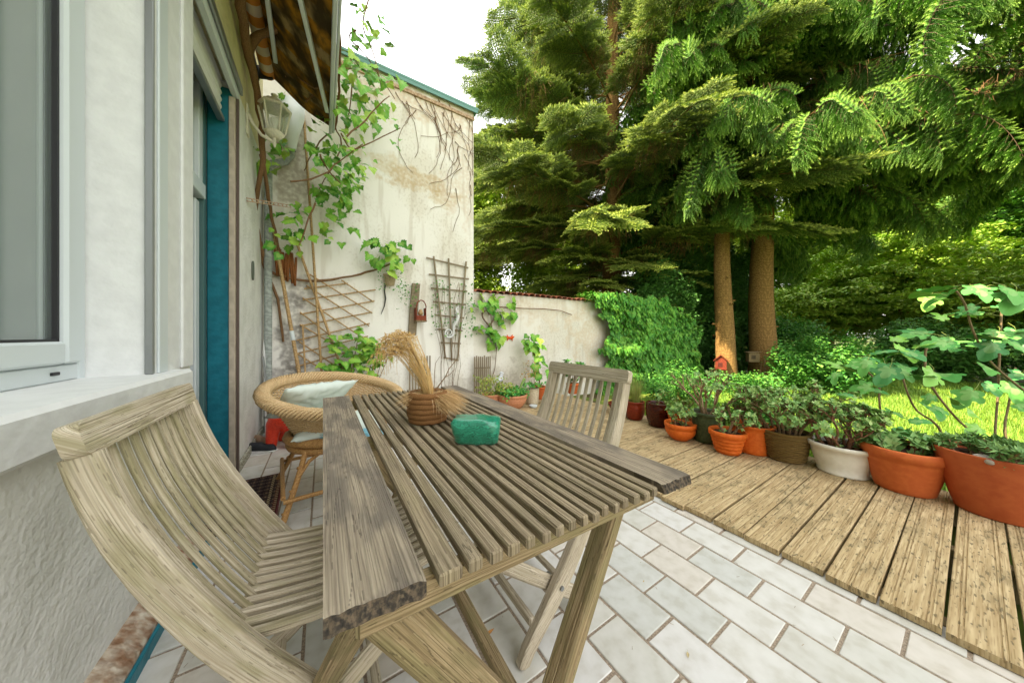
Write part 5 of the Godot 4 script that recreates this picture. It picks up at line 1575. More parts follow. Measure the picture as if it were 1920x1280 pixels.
	# leafy shrub growing in front of the lattice
	var sh := thing("wall_shrub", "fresh green lobed-leaf shrub growing in front of the lattice trellis", "shrub", Vector3(0.32, 0.0, -4.0))
	var ss := MB.new()
	for i in 9: ss.tube(bend(Vector3(r(-0.05, 0.05), 0, 0), Vector3(r(-0.35, 0.4), r(0.5, 1.05), r(-0.08, 0.12)), 4, Vector3(r(-0.05, 0.05), 0, 0)), [0.008, 0.006, 0.004], 5, false)
	put(ss, "stems", M.vine_wood, sh)
	for c in [[660, 625, 24, 10], [630, 640, 20, 8], [690, 640, 22, 10], [640, 670, 30, 16], [675, 665, 34, 20], [705, 655, 22, 12], [620, 690, 26, 12], [655, 692, 30, 14], [690, 690, 26, 12], [715, 680, 20, 8]]:
		for k in c[3]: leaf(sh, grape, on_z(c[0] + r(-1, 1) * c[2] * 0.8, c[1] + r(-1, 1) * c[2] * 0.6, r(-4.14, -3.85)) - sh.position, 0.11 * r(0.6, 1.1), Vector3(r(-0.5, 0.5), 1.0, r(0.1, 0.8)), Vector3(r(-1, 1), r(-0.6, 0.0), r(-0.3, 1)), M.leaf)

func lath_bar(parent: Node3D, called: String, a: Vector3, b: Vector3, w: float, th: float) -> void:
	part(called, plank(a.distance_to(b), w, th, 0.002, Vector2(r(0.0, 0.6), r(0.0, 0.4))), M.table, parent, along(a - parent.position, b - parent.position, Vector3(0, 0, 1).cross(b - a)))

# scattered small leaves as one part
func small_leaves(parent: Node3D, called: String, n: int, where: Callable, size: float, cols: Array, m: Material = null, w := 0.32) -> void:
	var b := MB.new()
	b.smooth(true)
	for i in n:
		var p: Vector3 = where.call()
		b.col = cols[rng.randi() % cols.size()].lerp(cols[0], rng.randf() * 0.5)
		var d := Vector3(r(-1, 1), r(-0.8, 0.8), r(-1, 1)).normalized()
		var f := Vector3(r(-0.6, 0.6), r(0.1, 1.0), r(0.1, 1.0)).normalized()
		tiny(b, p, d, f, size * r(0.65, 1.15), w)
	put(b, called, m if m else M.leaf, parent).set_meta("kind", "stuff")
func tiny(b: MB, p: Vector3, d: Vector3, f: Vector3, s: float, w := 0.32) -> void:
	var x := d.cross(f)
	if x.length() < 0.05: x = d.cross(Vector3.RIGHT)
	x = x.normalized()
	f = x.cross(d)
	var m := p + d * s * 0.5 - f * s * 0.06
	var l := p + d * s * 0.45 + x * s * w + f * s * 0.06
	var q := p + d * s * 0.45 - x * s * w + f * s * 0.06
	var t := p + d * s
	b.tri(p, m, l); b.tri(m, t, l); b.tri(p, q, m); b.tri(m, q, t)

# ---------------------------------------------------------------- pots
const DECK_Y := 0.031
func pot(called: String, label: String, x: float, z: float, prof: Array, m: Material, soil_r: float, soil_y: float, sx := 1.0, sz := 1.0, turn := 0.0) -> Node3D:
	var p := thing(called, label, "potted plant", Vector3(x, DECK_Y, z), turn, "potted plants on the deck")
	var b := MB.new()
	b.lathe(prof, 36, sx, sz)
	put(b, "pot", m, p)
	var s := MB.new()
	s.smooth(true)
	var n := nz(int(absf(z) * 1000.0), 9.0)
	var N := 16
	for i in 6:
		for k in N:
			var g := func(a: int, q: int) -> Vector3:
				var rr := soil_r * a / 6.0
				var th := TAU * (q % N) / N
				var v := Vector3(cos(th) * rr * sx, soil_y, sin(th) * rr * sz)
				return v + Vector3(0, n.get_noise_2d(v.x * 4.0, v.z * 4.0) * 0.02 if a < 6 else 0.0, 0)
			b = s
			if i == 0: s.tri(g.call(0, 0), g.call(1, k + 1), g.call(1, k))
			else: s.quad(g.call(i, k), g.call(i, k + 1), g.call(i + 1, k + 1), g.call(i + 1, k))
	put(s, "soil", M.soil, p)
	return p
# straight or bellied pot outline with a rim of height rh standing out by ro
func outline(rb: float, rt: float, h: float, rh: float, ro: float, wall := 0.014, belly := 0.0) -> Array:
	var o := [Vector2(0.0, 0.0), Vector2(rb - 0.008, 0.0), Vector2(rb, 0.006)]
	for i in range(1, 8):
		var t := i / 8.0
		o.append(Vector2(lerpf(rb, rt, t) + belly * sin(t * PI), lerpf(0.006, h - rh, t)))
	o.append(Vector2(rt, h - rh)); o.append(Vector2(rt + ro, h - rh + 0.004)); o.append(Vector2(rt + ro + 0.002, h - 0.004)); o.append(Vector2(rt + ro - 0.004, h)); o.append(Vector2(rt - wall + ro, h)); o.append(Vector2(rt - wall, h - 0.01)); o.append(Vector2(lerpf(rb, rt, 0.6) - wall, h * 0.6))
	return o

# branching succulent: bare forked stems ending in rosettes
func fork(sb: MB, lb: MB, p: Vector3, d: Vector3, ln: float, rad: float, depth: int, o: Dictionary) -> void:
	var q := p + d * ln
	var mid := (p + q) * 0.5 + Vector3(r(-1, 1), 0, r(-1, 1)) * ln * 0.09
	sb.tube([p, mid, q], [rad, rad * 0.88, rad * 0.74], 5, false)
	if depth >= 1 and rng.randf() < o.get("side", 0.5): rosette(lb, mid, (d + Vector3(r(-1, 1), r(-0.2, 0.6), r(-1, 1))).normalized(), o)
	if depth <= 0:
		rosette(lb, q, d, o)
		return
	for k in 2 + (1 if rng.randf() < o.get("three", 0.35) else 0):
		var nd: Vector3 = (d + Vector3(r(-1, 1), r(-0.15, 0.5), r(-1, 1)) * o.get("open", 0.75)).normalized()
		fork(sb, lb, q, nd, ln * r(0.62, 0.9), rad * 0.72, depth - 1, o)
func rosette(lb: MB, p: Vector3, d: Vector3, o: Dictionary) -> void:
	var n: int = o.get("leaves", 7)
	var s: float = o.get("size", 0.03)
	var up := d.normalized()
	var side := up.cross(Vector3(0.3, 0.2, 0.9)).normalized()
	for i in n:
		var a := 2.4 * i + r(-0.3, 0.3)
		var radial := (side * cos(a) + up.cross(side) * sin(a))
		var ld := (radial + up * r(0.1, 0.9)).normalized()
		lb.col = o.cols[rng.randi() % o.cols.size()].lerp(o.cols[0], rng.randf() * 0.6)
		tiny(lb, p - up * s * 0.35 * float(i) / n, ld, (up - ld * up.dot(ld)), s * r(0.7, 1.2), o.get("w", 0.30))
func succulent(p: Node3D, y: float, stems: int, base_r: float, ln: float, rad: float, depth: int, o: Dictionary, lean := 0.5) -> void:
	var sb := MB.new(); var lb := MB.new()
	sb.smooth(true); lb.smooth(true)
	for i in stems:
		var a := TAU * i / stems + r(-0.4, 0.4)
		var b := Vector3(cos(a), 0, sin(a)) * base_r * r(0.2, 1.0)
		fork(sb, lb, b + Vector3(0, y - 0.01, 0), (Vector3(0, 1, 0) + Vector3(cos(a), 0, sin(a)) * lean * r(0.3, 1.0)).normalized(), ln * r(0.75, 1.15), rad * r(0.8, 1.1), depth, o)
	put(sb, "stems", o.get("bark", M.bark_twig), p)
	put(lb, "foliage", M.leaf_gloss, p).set_meta("kind", "stuff")

func build_deck_pots() -> void:
	var jade := [Color(0.18, 0.34, 0.08), Color(0.30, 0.45, 0.11), Color(0.40, 0.52, 0.20), Color(0.20, 0.38, 0.13)]
	var olive := [Color(0.12, 0.24, 0.05), Color(0.24, 0.36, 0.08), Color(0.36, 0.44, 0.14), Color(0.16, 0.30, 0.06)]
	var glaze := speck(Color(0.20, 0.07, 0.03), Color(0.32, 0.12, 0.05), 6.0, 0.22, 0.2, 431)
	var rust := speck(Color(0.42, 0.13, 0.06), Color(0.54, 0.20, 0.09), 8.0, 0.35, 0.3, 432)
	var green := speck(Color(0.24, 0.29, 0.19), Color(0.33, 0.38, 0.25), 6.0, 0.55, 0.3, 433)
	var white := speck(Color(0.87, 0.85, 0.80), Color(0.91, 0.89, 0.85), 3.0, 0.4, 0.2, 434)
	var p := pot("potted_grass", "small brown bowl mostly hidden behind the bleached chair", 3.28, -2.50, outline(0.10, 0.15, 0.14, 0.02, 0.006), rust, 0.135, 0.11)
	succulent(p, 0.11, 6, 0.08, 0.09, 0.004, 2, {"cols": olive, "size": 0.03, "leaves": 6})
	p = pot("potted_grass", "rust-red glazed pot of wispy yellow-green grass", 3.23, -2.25, outline(0.085, 0.11, 0.22, 0.02, 0.005, 0.012, 0.018), rust, 0.10, 0.19)
	var gb := MB.new()
	gb.smooth(true)
	for i in 240:
		var a := r(0, TAU)
		var q := Vector3(cos(a), 0, sin(a)) * r(0.0, 0.08) + Vector3(0, 0.19, 0)
		gb.col = Color(0.36, 0.34, 0.10).lerp(Color(0.20, 0.30, 0.06), rng.randf())
		blade(gb, bend(q, q + Vector3(cos(a) * r(0.02, 0.14), r(0.14, 0.36), sin(a) * r(0.02, 0.14)), 4, Vector3(0, 0.03, 0), 0.004), 0.0022, Vector3(-sin(a), 0, cos(a)))
	put(gb, "foliage", M.leaf, p).set_meta("kind", "stuff")
	p = pot("potted_sapling", "dark brown glazed pot with a thin bare twig", 3.21, -1.94, [Vector2(0, 0), Vector2(0.088, 0), Vector2(0.094, 0.006), Vector2(0.118, 0.08), Vector2(0.129, 0.17), Vector2(0.127, 0.225), Vector2(0.122, 0.24), Vector2(0.128, 0.252), Vector2(0.128, 0.262), Vector2(0.112, 0.262), Vector2(0.112, 0.22)], glaze, 0.11, 0.232)
	succulent(p, 0.23, 2, 0.03, 0.08, 0.004, 2, {"cols": jade, "size": 0.035, "leaves": 5}, 0.9)
	p = pot("potted_jade", "round orange plastic bowl with a small jade plant", 2.98, -1.57, outline(0.075, 0.132, 0.165, 0.045, 0.008, 0.012, 0.022), M.orange, 0.12, 0.13)
	succulent(p, 0.13, 6, 0.08, 0.085, 0.009, 3, {"cols": jade, "size": 0.034, "leaves": 7})
	p = pot("potted_jade", "orange flowerpot standing behind the round orange bowl", 3.24, -1.70, outline(0.09, 0.13, 0.22, 0.035, 0.008), M.orange, 0.115, 0.19)
	succulent(p, 0.19, 4, 0.07, 0.07, 0.006, 2, {"cols": olive, "size": 0.034, "leaves": 6})
	p = pot("potted_jade", "grey-green tub with tall bare forked succulent branches", 3.17, -1.40, outline(0.125, 0.142, 0.285, 0.028, 0.005), green, 0.13, 0.255)
	succulent(p, 0.255, 7, 0.07, 0.15, 0.013, 3, {"cols": jade, "size": 0.036, "leaves": 6, "open": 0.55, "side": 0.08, "three": 0.2, "bark": speck(Color(0.52, 0.40, 0.29), Color(0.68, 0.56, 0.43), 18.0, 0.8)}, 0.75)
	var rib := [Vector2(0, 0), Vector2(0.085, 0), Vector2(0.088, 0.01)]
	for i in 4:
		var t0 := i / 4.0
		rib.append(Vector2(lerpf(0.094, 0.126, t0) + 0.004, 0.02 + 0.032 * i)); rib.append(Vector2(lerpf(0.094, 0.126, t0) + 0.008, 0.033 + 0.032 * i)); rib.append(Vector2(lerpf(0.094, 0.126, t0) + 0.002, 0.046 + 0.032 * i))
	rib.append_array([Vector2(0.132, 0.15), Vector2(0.142, 0.154), Vector2(0.143, 0.19), Vector2(0.138, 0.196), Vector2(0.128, 0.196), Vector2(0.124, 0.17), Vector2(0.11, 0.1)])
	p = pot("potted_jade", "ribbed orange bowl with two stubby jade stems", 3.00, -1.17, rib, M.orange, 0.122, 0.165)
	succulent(p, 0.165, 3, 0.06, 0.085, 0.014, 3, {"cols": jade, "size": 0.038, "leaves": 7}, 0.7)
	p = pot("potted_jade", "tall smooth orange pot with a forked succulent", 3.22, -1.06, outline(0.125, 0.148, 0.245, 0.022, 0.006), M.orange, 0.135, 0.20)
	succulent(p, 0.20, 3, 0.04, 0.10, 0.012, 3, {"cols": olive, "size": 0.034, "leaves": 6, "open": 0.8}, 0.6)
	# pot wound with strips of bark
	var bk := speck(Color(0.34, 0.27, 0.14), Color(0.58, 0.47, 0.27), 22.0, 0.95, 5.0, 441, 0.05)
	p = pot("potted_shrub", "brown bark-weave pot with a dense bushy jade shrub", 3.25, -0.85, outline(0.115, 0.158, 0.24, 0.016, 0.004), bk, 0.145, 0.215)
	for i in 13:
		var wb := MB.new()
		var y := 0.018 + 0.0155 * i
		var pts := []
		var rads := []
		for a in 49:
			var rr := lerpf(0.115, 0.158, y / 0.224) + 0.002 + 0.003 * (1.0 if (a / 2 + i) % 2 == 0 else -0.6)
			pts.append(Vector3(cos(TAU * a / 48.0) * rr, y + 0.002 * sin(a * 0.7 + i * 2.0), sin(TAU * a / 48.0) * rr))
			rads.append(0.0075 + 0.001 * sin(a * 1.9 + i))
		wb.tube(pts, rads, 5, false)
		put(wb, "bark_band", bk, p)
	succulent(p, 0.215, 15, 0.13, 0.118, 0.010, 4, {"cols": jade, "size": 0.032, "leaves": 6, "three": 0.3, "open": 0.7, "side": 0.4}, 0.75)
	p = pot("potted_shrub", "white oval plastic tub with a thick-stemmed jade bush", 3.285, -0.535, [Vector2(0, 0), Vector2(0.135, 0), Vector2(0.14, 0.012), Vector2(0.134, 0.02), Vector2(0.15, 0.07), Vector2(0.17, 0.14), Vector2(0.178, 0.185), Vector2(0.192, 0.188), Vector2(0.198, 0.205), Vector2(0.198, 0.222), Vector2(0.186, 0.222), Vector2(0.176, 0.20), Vector2(0.15, 0.1)], white, 0.172, 0.185, 0.86, 0.98, 0.2)
	succulent(p, 0.185, 13, 0.10, 0.105, 0.012, 4, {"cols": jade, "size": 0.037, "leaves": 6, "open": 0.72, "side": 0.3, "three": 0.25, "bark": speck(Color(0.46, 0.30, 0.22), Color(0.62, 0.44, 0.34), 18.0, 0.8)}, 0.85)
	p = pot("potted_succulent", "large terracotta pot with broad-leaved succulents", 3.285, -0.255, outline(0.13, 0.183, 0.285, 0.06, 0.012, 0.02), M.terracotta, 0.165, 0.245)
	succulent(p, 0.245, 13, 0.13, 0.05, 0.006, 2, {"cols": [Color(0.16, 0.34, 0.10), Color(0.28, 0.46, 0.14), Color(0.36, 0.50, 0.20)], "size": 0.055, "leaves": 6, "w": 0.34}, 0.9)
	p = pot("potted_succulent", "biggest rust-coloured terracotta trough with spiky low succulents and pebbles", 3.275, 0.075, [Vector2(0, 0), Vector2(0.175, 0), Vector2(0.182, 0.008), Vector2(0.235, 0.16), Vector2(0.285, 0.345), Vector2(0.285, 0.352), Vector2(0.266, 0.352), Vector2(0.255, 0.30), Vector2(0.235, 0.2)], speck(Color(0.66, 0.31, 0.16), Color(0.72, 0.37, 0.20), 2.5, 0.65, 0.4, 443), 0.255, 0.315, 0.70, 0.80)
	succulent(p, 0.315, 16, 0.17, 0.045, 0.007, 2, {"cols": [Color(0.14, 0.28, 0.08), Color(0.24, 0.40, 0.12)], "size": 0.045, "leaves": 9, "w": 0.16}, 0.6)
	var peb := blob([[Vector3(0, 0, 0), Vector3(0.03, 0.004, 0.02), 0.028, 0.02], [Vector3(-0.03, 0, 0.03), Vector3(0.0, 0, 0.04), 0.018, 0.016]], 0.01, 0.008)
	put(peb, "pebbles", mat(Color(0.66, 0.62, 0.58), 0.8), p, Transform3D(Basis.IDENTITY, Vector3(-0.16, 0.335, -0.06)))
	# pink basin on the ground behind the white tub
	var pk := thing("pink_basin", "pink plastic basin on the ground behind the white tub", "basin", Vector3(3.70, -0.16, -0.52))
	var pb := MB.new()
	pb.lathe([Vector2(0, 0), Vector2(0.15, 0), Vector2(0.16, 0.01), Vector2(0.21, 0.29), Vector2(0.225, 0.30), Vector2(0.22, 0.31), Vector2(0.20, 0.30), Vector2(0.15, 0.02), Vector2(0, 0.015)], 30)
	put(pb, "bowl", mat(Color(0.84, 0.46, 0.50), 0.4), pk)
	slab(self, "kerb_stone", Vector3(3.50, -0.2, 0.6), Vector3(3.60, -0.02, -4.1), speck(Color(0.48, 0.45, 0.40), Color(0.64, 0.60, 0.54), 5.0, 0.95, 3.0, 447), 0.01)
	tag(get_node("kerb_stone"), "grey stone kerb along the garden edge of the deck", "kerb")

func build_wall_pots() -> void:
	var pale := speck(Color(0.76, 0.50, 0.36), Color(0.85, 0.61, 0.46), 7.0, 0.8, 0.5, 451)
	var cream := speck(Color(0.72, 0.66, 0.55), Color(0.82, 0.77, 0.67), 7.0, 0.8, 0.5, 452)
	var fresh := [Color(0.05, 0.28, 0.05), Color(0.10, 0.36, 0.06), Color(0.20, 0.44, 0.06)]
	var yel := [Color(0.30, 0.36, 0.05), Color(0.22, 0.34, 0.06), Color(0.38, 0.34, 0.10)]
	var p := pot("potted_herbs", "salmon terracotta pot of yellowish herbs nearest the dried grass", 2.03, -3.72, outline(0.09, 0.125, 0.19, 0.03, 0.006), pale, 0.11, 0.165)
	small_leaves(p, "foliage", 420, func() -> Vector3: return Vector3(r(-0.22, 0.18), 0.17 + absf(r(-0.26, 0.26)), r(-0.15, 0.15)), 0.04, yel)
	p = pot("potted_herbs", "wide terracotta bowl of bright green leaves in front of the cane mat", 2.28, -3.55, outline(0.13, 0.205, 0.19, 0.035, 0.006, 0.014, 0.02), pale, 0.185, 0.165)
	small_leaves(p, "foliage", 480, func() -> Vector3: return Vector3(r(-0.2, 0.2), 0.16 + r(0.0, 0.11), r(-0.17, 0.17)), 0.05, fresh)
	small_leaves(p, "yellow_foliage", 160, func() -> Vector3: return Vector3(r(-0.22, 0.02), 0.22 + r(0.0, 0.12), r(-0.15, 0.1)), 0.04, yel)
	var cr := MB.new()
	var cp := []
	for i in 9: cp.append(Vector3(0.06 + 0.13 * sin(i * 0.28) , 0.17 + 0.23 * sin(i * 0.36), 0.04))
	cr.col = Color(0.22, 0.34, 0.08)
	cr.tube(cp, [0.012, 0.016, 0.016, 0.014, 0.012, 0.010, 0.008, 0.006, 0.004], 6)
	put(cr, "curved_stem", M.leaf, p)
	p = pot("potted_cuttings", "tall cream clay cylinder pot with rusty leaves", 2.64, -3.56, outline(0.088, 0.10, 0.235, 0.012, 0.004), cream, 0.085, 0.22)
	small_leaves(p, "foliage", 90, func() -> Vector3: return Vector3(r(-0.10, 0.22), 0.24 + r(0.0, 0.07), r(-0.1, 0.1)), 0.055, fresh)
	var tw := MB.new()
	for i in 6: tw.tube(bend(Vector3(r(-0.03, 0.03), 0.21, 0), Vector3(r(-0.12, 0.12), r(0.42, 0.62), r(-0.05, 0.05)), 4, Vector3(0.02, 0, 0), 0.008), [0.004, 0.003, 0.002], 4, false)
	put(tw, "stems", M.bark_twig, p)
	small_leaves(p, "rusty_leaves", 110, func() -> Vector3: return Vector3(r(-0.17, 0.15), 0.40 + r(0.0, 0.24), r(-0.07, 0.07)), 0.03, [Color(0.50, 0.30, 0.06), Color(0.42, 0.20, 0.05), Color(0.36, 0.34, 0.08)])
	p = pot("potted_hollyhock", "terracotta pot with a tall broad-leaved plant against the garden wall", 2.95, -3.78, outline(0.08, 0.11, 0.2, 0.03, 0.006), M.terracotta, 0.10, 0.18)
	var st := MB.new()
	st.tube([Vector3(0, 0.17, 0), Vector3(0.03, 0.4, -0.05), Vector3(-0.02, 0.7, -0.12), Vector3(-0.09, 0.98, -0.2)], [0.012, 0.010, 0.008, 0.005], 6)
	put(st, "stem", M.vine_wood, p)
	for i in 34:
		var t := rng.randf()
		var q := Vector3(lerpf(0.05, -0.1, t), lerpf(0.32, 1.02, t), lerpf(-0.02, -0.2, t)) + Vector3(r(-0.14, 0.14), r(-0.05, 0.03), r(-0.06, 0.14))
		leaf(p, grape, q, r(0.09, 0.16), Vector3(r(-0.4, 0.4), 0.8, r(0.3, 1.0)), Vector3(r(-1, 1), r(-0.8, 0), r(0, 1)), M.leaf)
	p = pot("potted_cactus", "small round white pot beside the tall cream pot", 2.80, -3.42, [Vector2(0, 0), Vector2(0.05, 0), Vector2(0.075, 0.05), Vector2(0.072, 0.10), Vector2(0.06, 0.12), Vector2(0.052, 0.12), Vector2(0.06, 0.08)], cream, 0.055, 0.105)
	succulent(p, 0.105, 4, 0.03, 0.03, 0.004, 1, {"cols": fresh, "size": 0.025})
	p = pot("potted_laurel", "small leafy pot plant against the wall behind the bleached chair", 3.70, -3.80, outline(0.08, 0.11, 0.18, 0.03, 0.006), M.terracotta, 0.10, 0.16)
	succulent(p, 0.16, 7, 0.05, 0.16, 0.005, 2, {"cols": [Color(0.06, 0.24, 0.04), Color(0.14, 0.36, 0.06)], "size": 0.075, "leaves": 7, "w": 0.24, "open": 0.5, "side": 0.7}, 0.5)
	var wd := thing("white_saucer", "white oval saucer on the deck beside the terracotta bowl", "saucer", Vector3(2.52, DECK_Y, -3.38))
	var wb := MB.new()
	wb.lathe([Vector2(0, 0), Vector2(0.045, 0), Vector2(0.06, 0.03), Vector2(0.052, 0.034), Vector2(0.03, 0.03), Vector2(0, 0.03)], 20)
	put(wb, "dish", M.upvc, wd)
	var gn := thing("white_figurine", "small white bird figurine by the wall behind the terracotta bowl", "figurine", Vector3(2.33, 0.0, -4.02))
	var pl := MB.new()
	pl.lathe([Vector2(0, 0.03), Vector2(0.06, 0.03), Vector2(0.05, 0.30), Vector2(0.0, 0.30)], 14)
	put(pl, "plinth", cream, gn)
	put(blob([[Vector3(-0.03, 0.34, 0), Vector3(0.03, 0.37, 0), 0.045, 0.04], [Vector3(0.03, 0.40, 0), Vector3(0.045, 0.455, 0), 0.026, 0.03], [Vector3(-0.05, 0.34, 0), Vector3(-0.10, 0.32, 0), 0.025, 0.01], [Vector3(0.06, 0.455, 0), Vector3(0.09, 0.448, 0), 0.011, 0.004]], 0.011, 0.02), "body", mat(Color(0.85, 0.86, 0.88), 0.5), gn)

# ---------------------------------------------------------------- fig
func build_fig() -> void:
	var f := thing("fig_shrub", "sprawling fig shrub with large lobed leaves beyond the terracotta pots", "shrub", Vector3(4.05, -0.16, 0.15))
	var o := f.position
	var paths := [[at(1960, 905, 2.5), at(1860, 835, 2.35), at(1800, 790, 2.3), at(1745, 720, 2.25), at(1735, 670, 2.25), at(1742, 640, 2.25)], [at(1990, 790, 2.5), at(1918, 730, 2.4), at(1860, 680, 2.35), at(1825, 620, 2.3), at(1810, 570, 2.3), at(1790, 540, 2.3)], [at(1900, 930, 2.6), at(1868, 840, 2.6), at(1872, 740, 2.6), at(1876, 640, 2.6), at(1880, 560, 2.6)], [at(1700, 900, 2.7), at(1668, 830, 2.65), at(1650, 760, 2.6), at(1648, 720, 2.6), at(1620, 690, 2.6)], [at(1800, 880, 2.65), at(1760, 800, 2.6), at(1720, 770, 2.55), at(1700, 730, 2.5), at(1690, 690, 2.5)], [at(1900, 900, 2.7), at(1885, 810, 2.7), at(1892, 760, 2.7), at(1905, 690, 2.6)]]
	for p in paths:
		var b := MB.new()
		var pts := [o + Vector3(r(-0.25, 0.25), 0.02, r(-0.25, 0.3))]
		pts.append_array(p)
		var fine := []
		for i in pts.size() - 1:
			for k in 3: fine.append(pts[i].cubic_interpolate(pts[i + 1], pts[maxi(i - 1, 0)], pts[mini(i + 2, pts.size() - 1)], k / 3.0) - o)
		fine.append(pts[-1] - o)
		b.tube(fine, [0.015, 0.014, 0.013, 0.012, 0.011, 0.010, 0.009, 0.008, 0.007], 6)
		put(b, "stem", speck(Color(0.46, 0.38, 0.26), Color(0.60, 0.51, 0.37), 18.0, 0.8), f)
	var L := [[1898, 535, 60], [1850, 545, 55], [1800, 545, 60], [1760, 560, 48], [1735, 545, 40], [1830, 580, 48], [1880, 585, 55], [1810, 595, 44], [1905, 610, 60], [1870, 630, 55], [1740, 625, 60], [1765, 640, 45], [1720, 650, 44], [1800, 640, 40], [1850, 655, 50], [1700, 655, 34], [1640, 670, 55], [1670, 690, 55], [1610, 690, 50], [1700, 700, 50], [1690, 665, 44], [1760, 690, 60], [1745, 710, 48], [1590, 660, 46], [1585, 700, 40], [1620, 715, 44], [1650, 730, 40], [1740, 745, 40], [1860, 695, 55], [1835, 710, 45], [1880, 705, 48], [1910, 690, 40], [1815, 735, 50], [1780, 740, 44], [1720, 760, 55], [1765, 775, 50], [1690, 780, 46], [1710, 800, 40], [1905, 770, 48], [1840, 790, 46], [1830, 770, 36], [1670, 640, 30], [1910, 560, 50], [1780, 600, 40], [1895, 650, 50], [1550, 720, 40], [1560, 690, 40], [1600, 740, 40], [1680, 800, 38], [1860, 560, 40], [1560, 740, 34], [1490, 905, 30]]
	for q in L + L.slice(0, 22):
		if q[0] < 1500: continue
		var t := r(2.05, 2.6)
		var p := at(q[0] + r(-16, 16), q[1] + r(-14, 14), t)
		leaf(f, figs, p - o, q[2] / FOC * t * r(0.52, 0.86), Vector3(r(-0.9, 0.2), r(0.5, 1.1), r(-0.4, 0.8)), Vector3(r(-1, 0.6), r(-0.9, 0.1), r(-0.8, 0.8)), M.leaf_gloss)

func build_litter() -> void:
	var i := 0
	var F := [["curled dry tan leaf on the white tiles under the table", 905, 1200, 0.055, 0.2, Color(0.55, 0.27, 0.08)], ["pale round dry leaf on the open white tiles", 1290, 1222, 0.022, 0.4, Color(0.55, 0.45, 0.25)], ["tiny yellow-brown leaf on the tiles beside the table leg", 1208, 1088, 0.012, 0.45, Color(0.50, 0.36, 0.16)]]
	for q in F:
		var d := dirn(q[1], q[2])
		var p := EYE + d * ((0.004 - EYE.y) / d.y)
		var m := lobed(oval_half(q[4] * 0.5), q[5], 0.5, -0.1, q[5])
		var o := part("fallen_leaf", m, M.straw, self, Transform3D((Basis(Vector3.UP, r(0, TAU)) * Basis(Vector3.RIGHT, -PI / 2)).scaled_local(Vector3.ONE * q[3]), p))
		tag(o, q[0], "leaf", "dry leaves on the tiles")
	var b := MB.new()
	b.smooth(true)
	for k in 170:
		b.col = Color(0.20, 0.15, 0.09).lerp(Color(0.40, 0.28, 0.14), rng.randf())
		var p2 := Vector3(r(-0.45, 1.75), 0.0035, r(-3.6, 0.1))
		var a := r(0, TAU)
		b.tube([p2, p2 + Vector3(cos(a), 0.06, sin(a)) * r(0.004, 0.014)], [0.0009, 0.0005], 3, false)
	tag(put(b, "needle_litter", M.straw, self), "scattered dry needles and crumbs on the patio tiles", "litter", "", "stuff")

# ---------------------------------------------------------------- conifers
func shoot(b: MB, p: Vector3, d: Vector3, ln: float, needle: float, n: int, c0: Color, c1: Color) -> void:
	var side := d.cross(Vector3(0.31, 0.83, 0.46)).normalized()
	var up := side.cross(d)
	for i in n:
		var t := (i + 0.5) / n
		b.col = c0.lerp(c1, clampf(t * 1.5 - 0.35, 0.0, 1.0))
		var q := p + d * ln * t
		var a0 := i * 0.9
		for k in 5:
			var a := a0 + TAU * k / 5.0
			var o := (side * cos(a) + up * sin(a))
			var tip := q + (o * 0.8 + d * 0.7) * needle * (1.0 - 0.3 * t)
			var w := o.cross(d) * 0.0065
			b.tri(q - w, q + w, tip)
	b.col = c1
	var e := p + d * ln
	b.tri(e - side * 0.012, e + side * 0.012, e + d * needle)
	b.tri(e - up * 0.012, e + up * 0.012, e + d * needle)

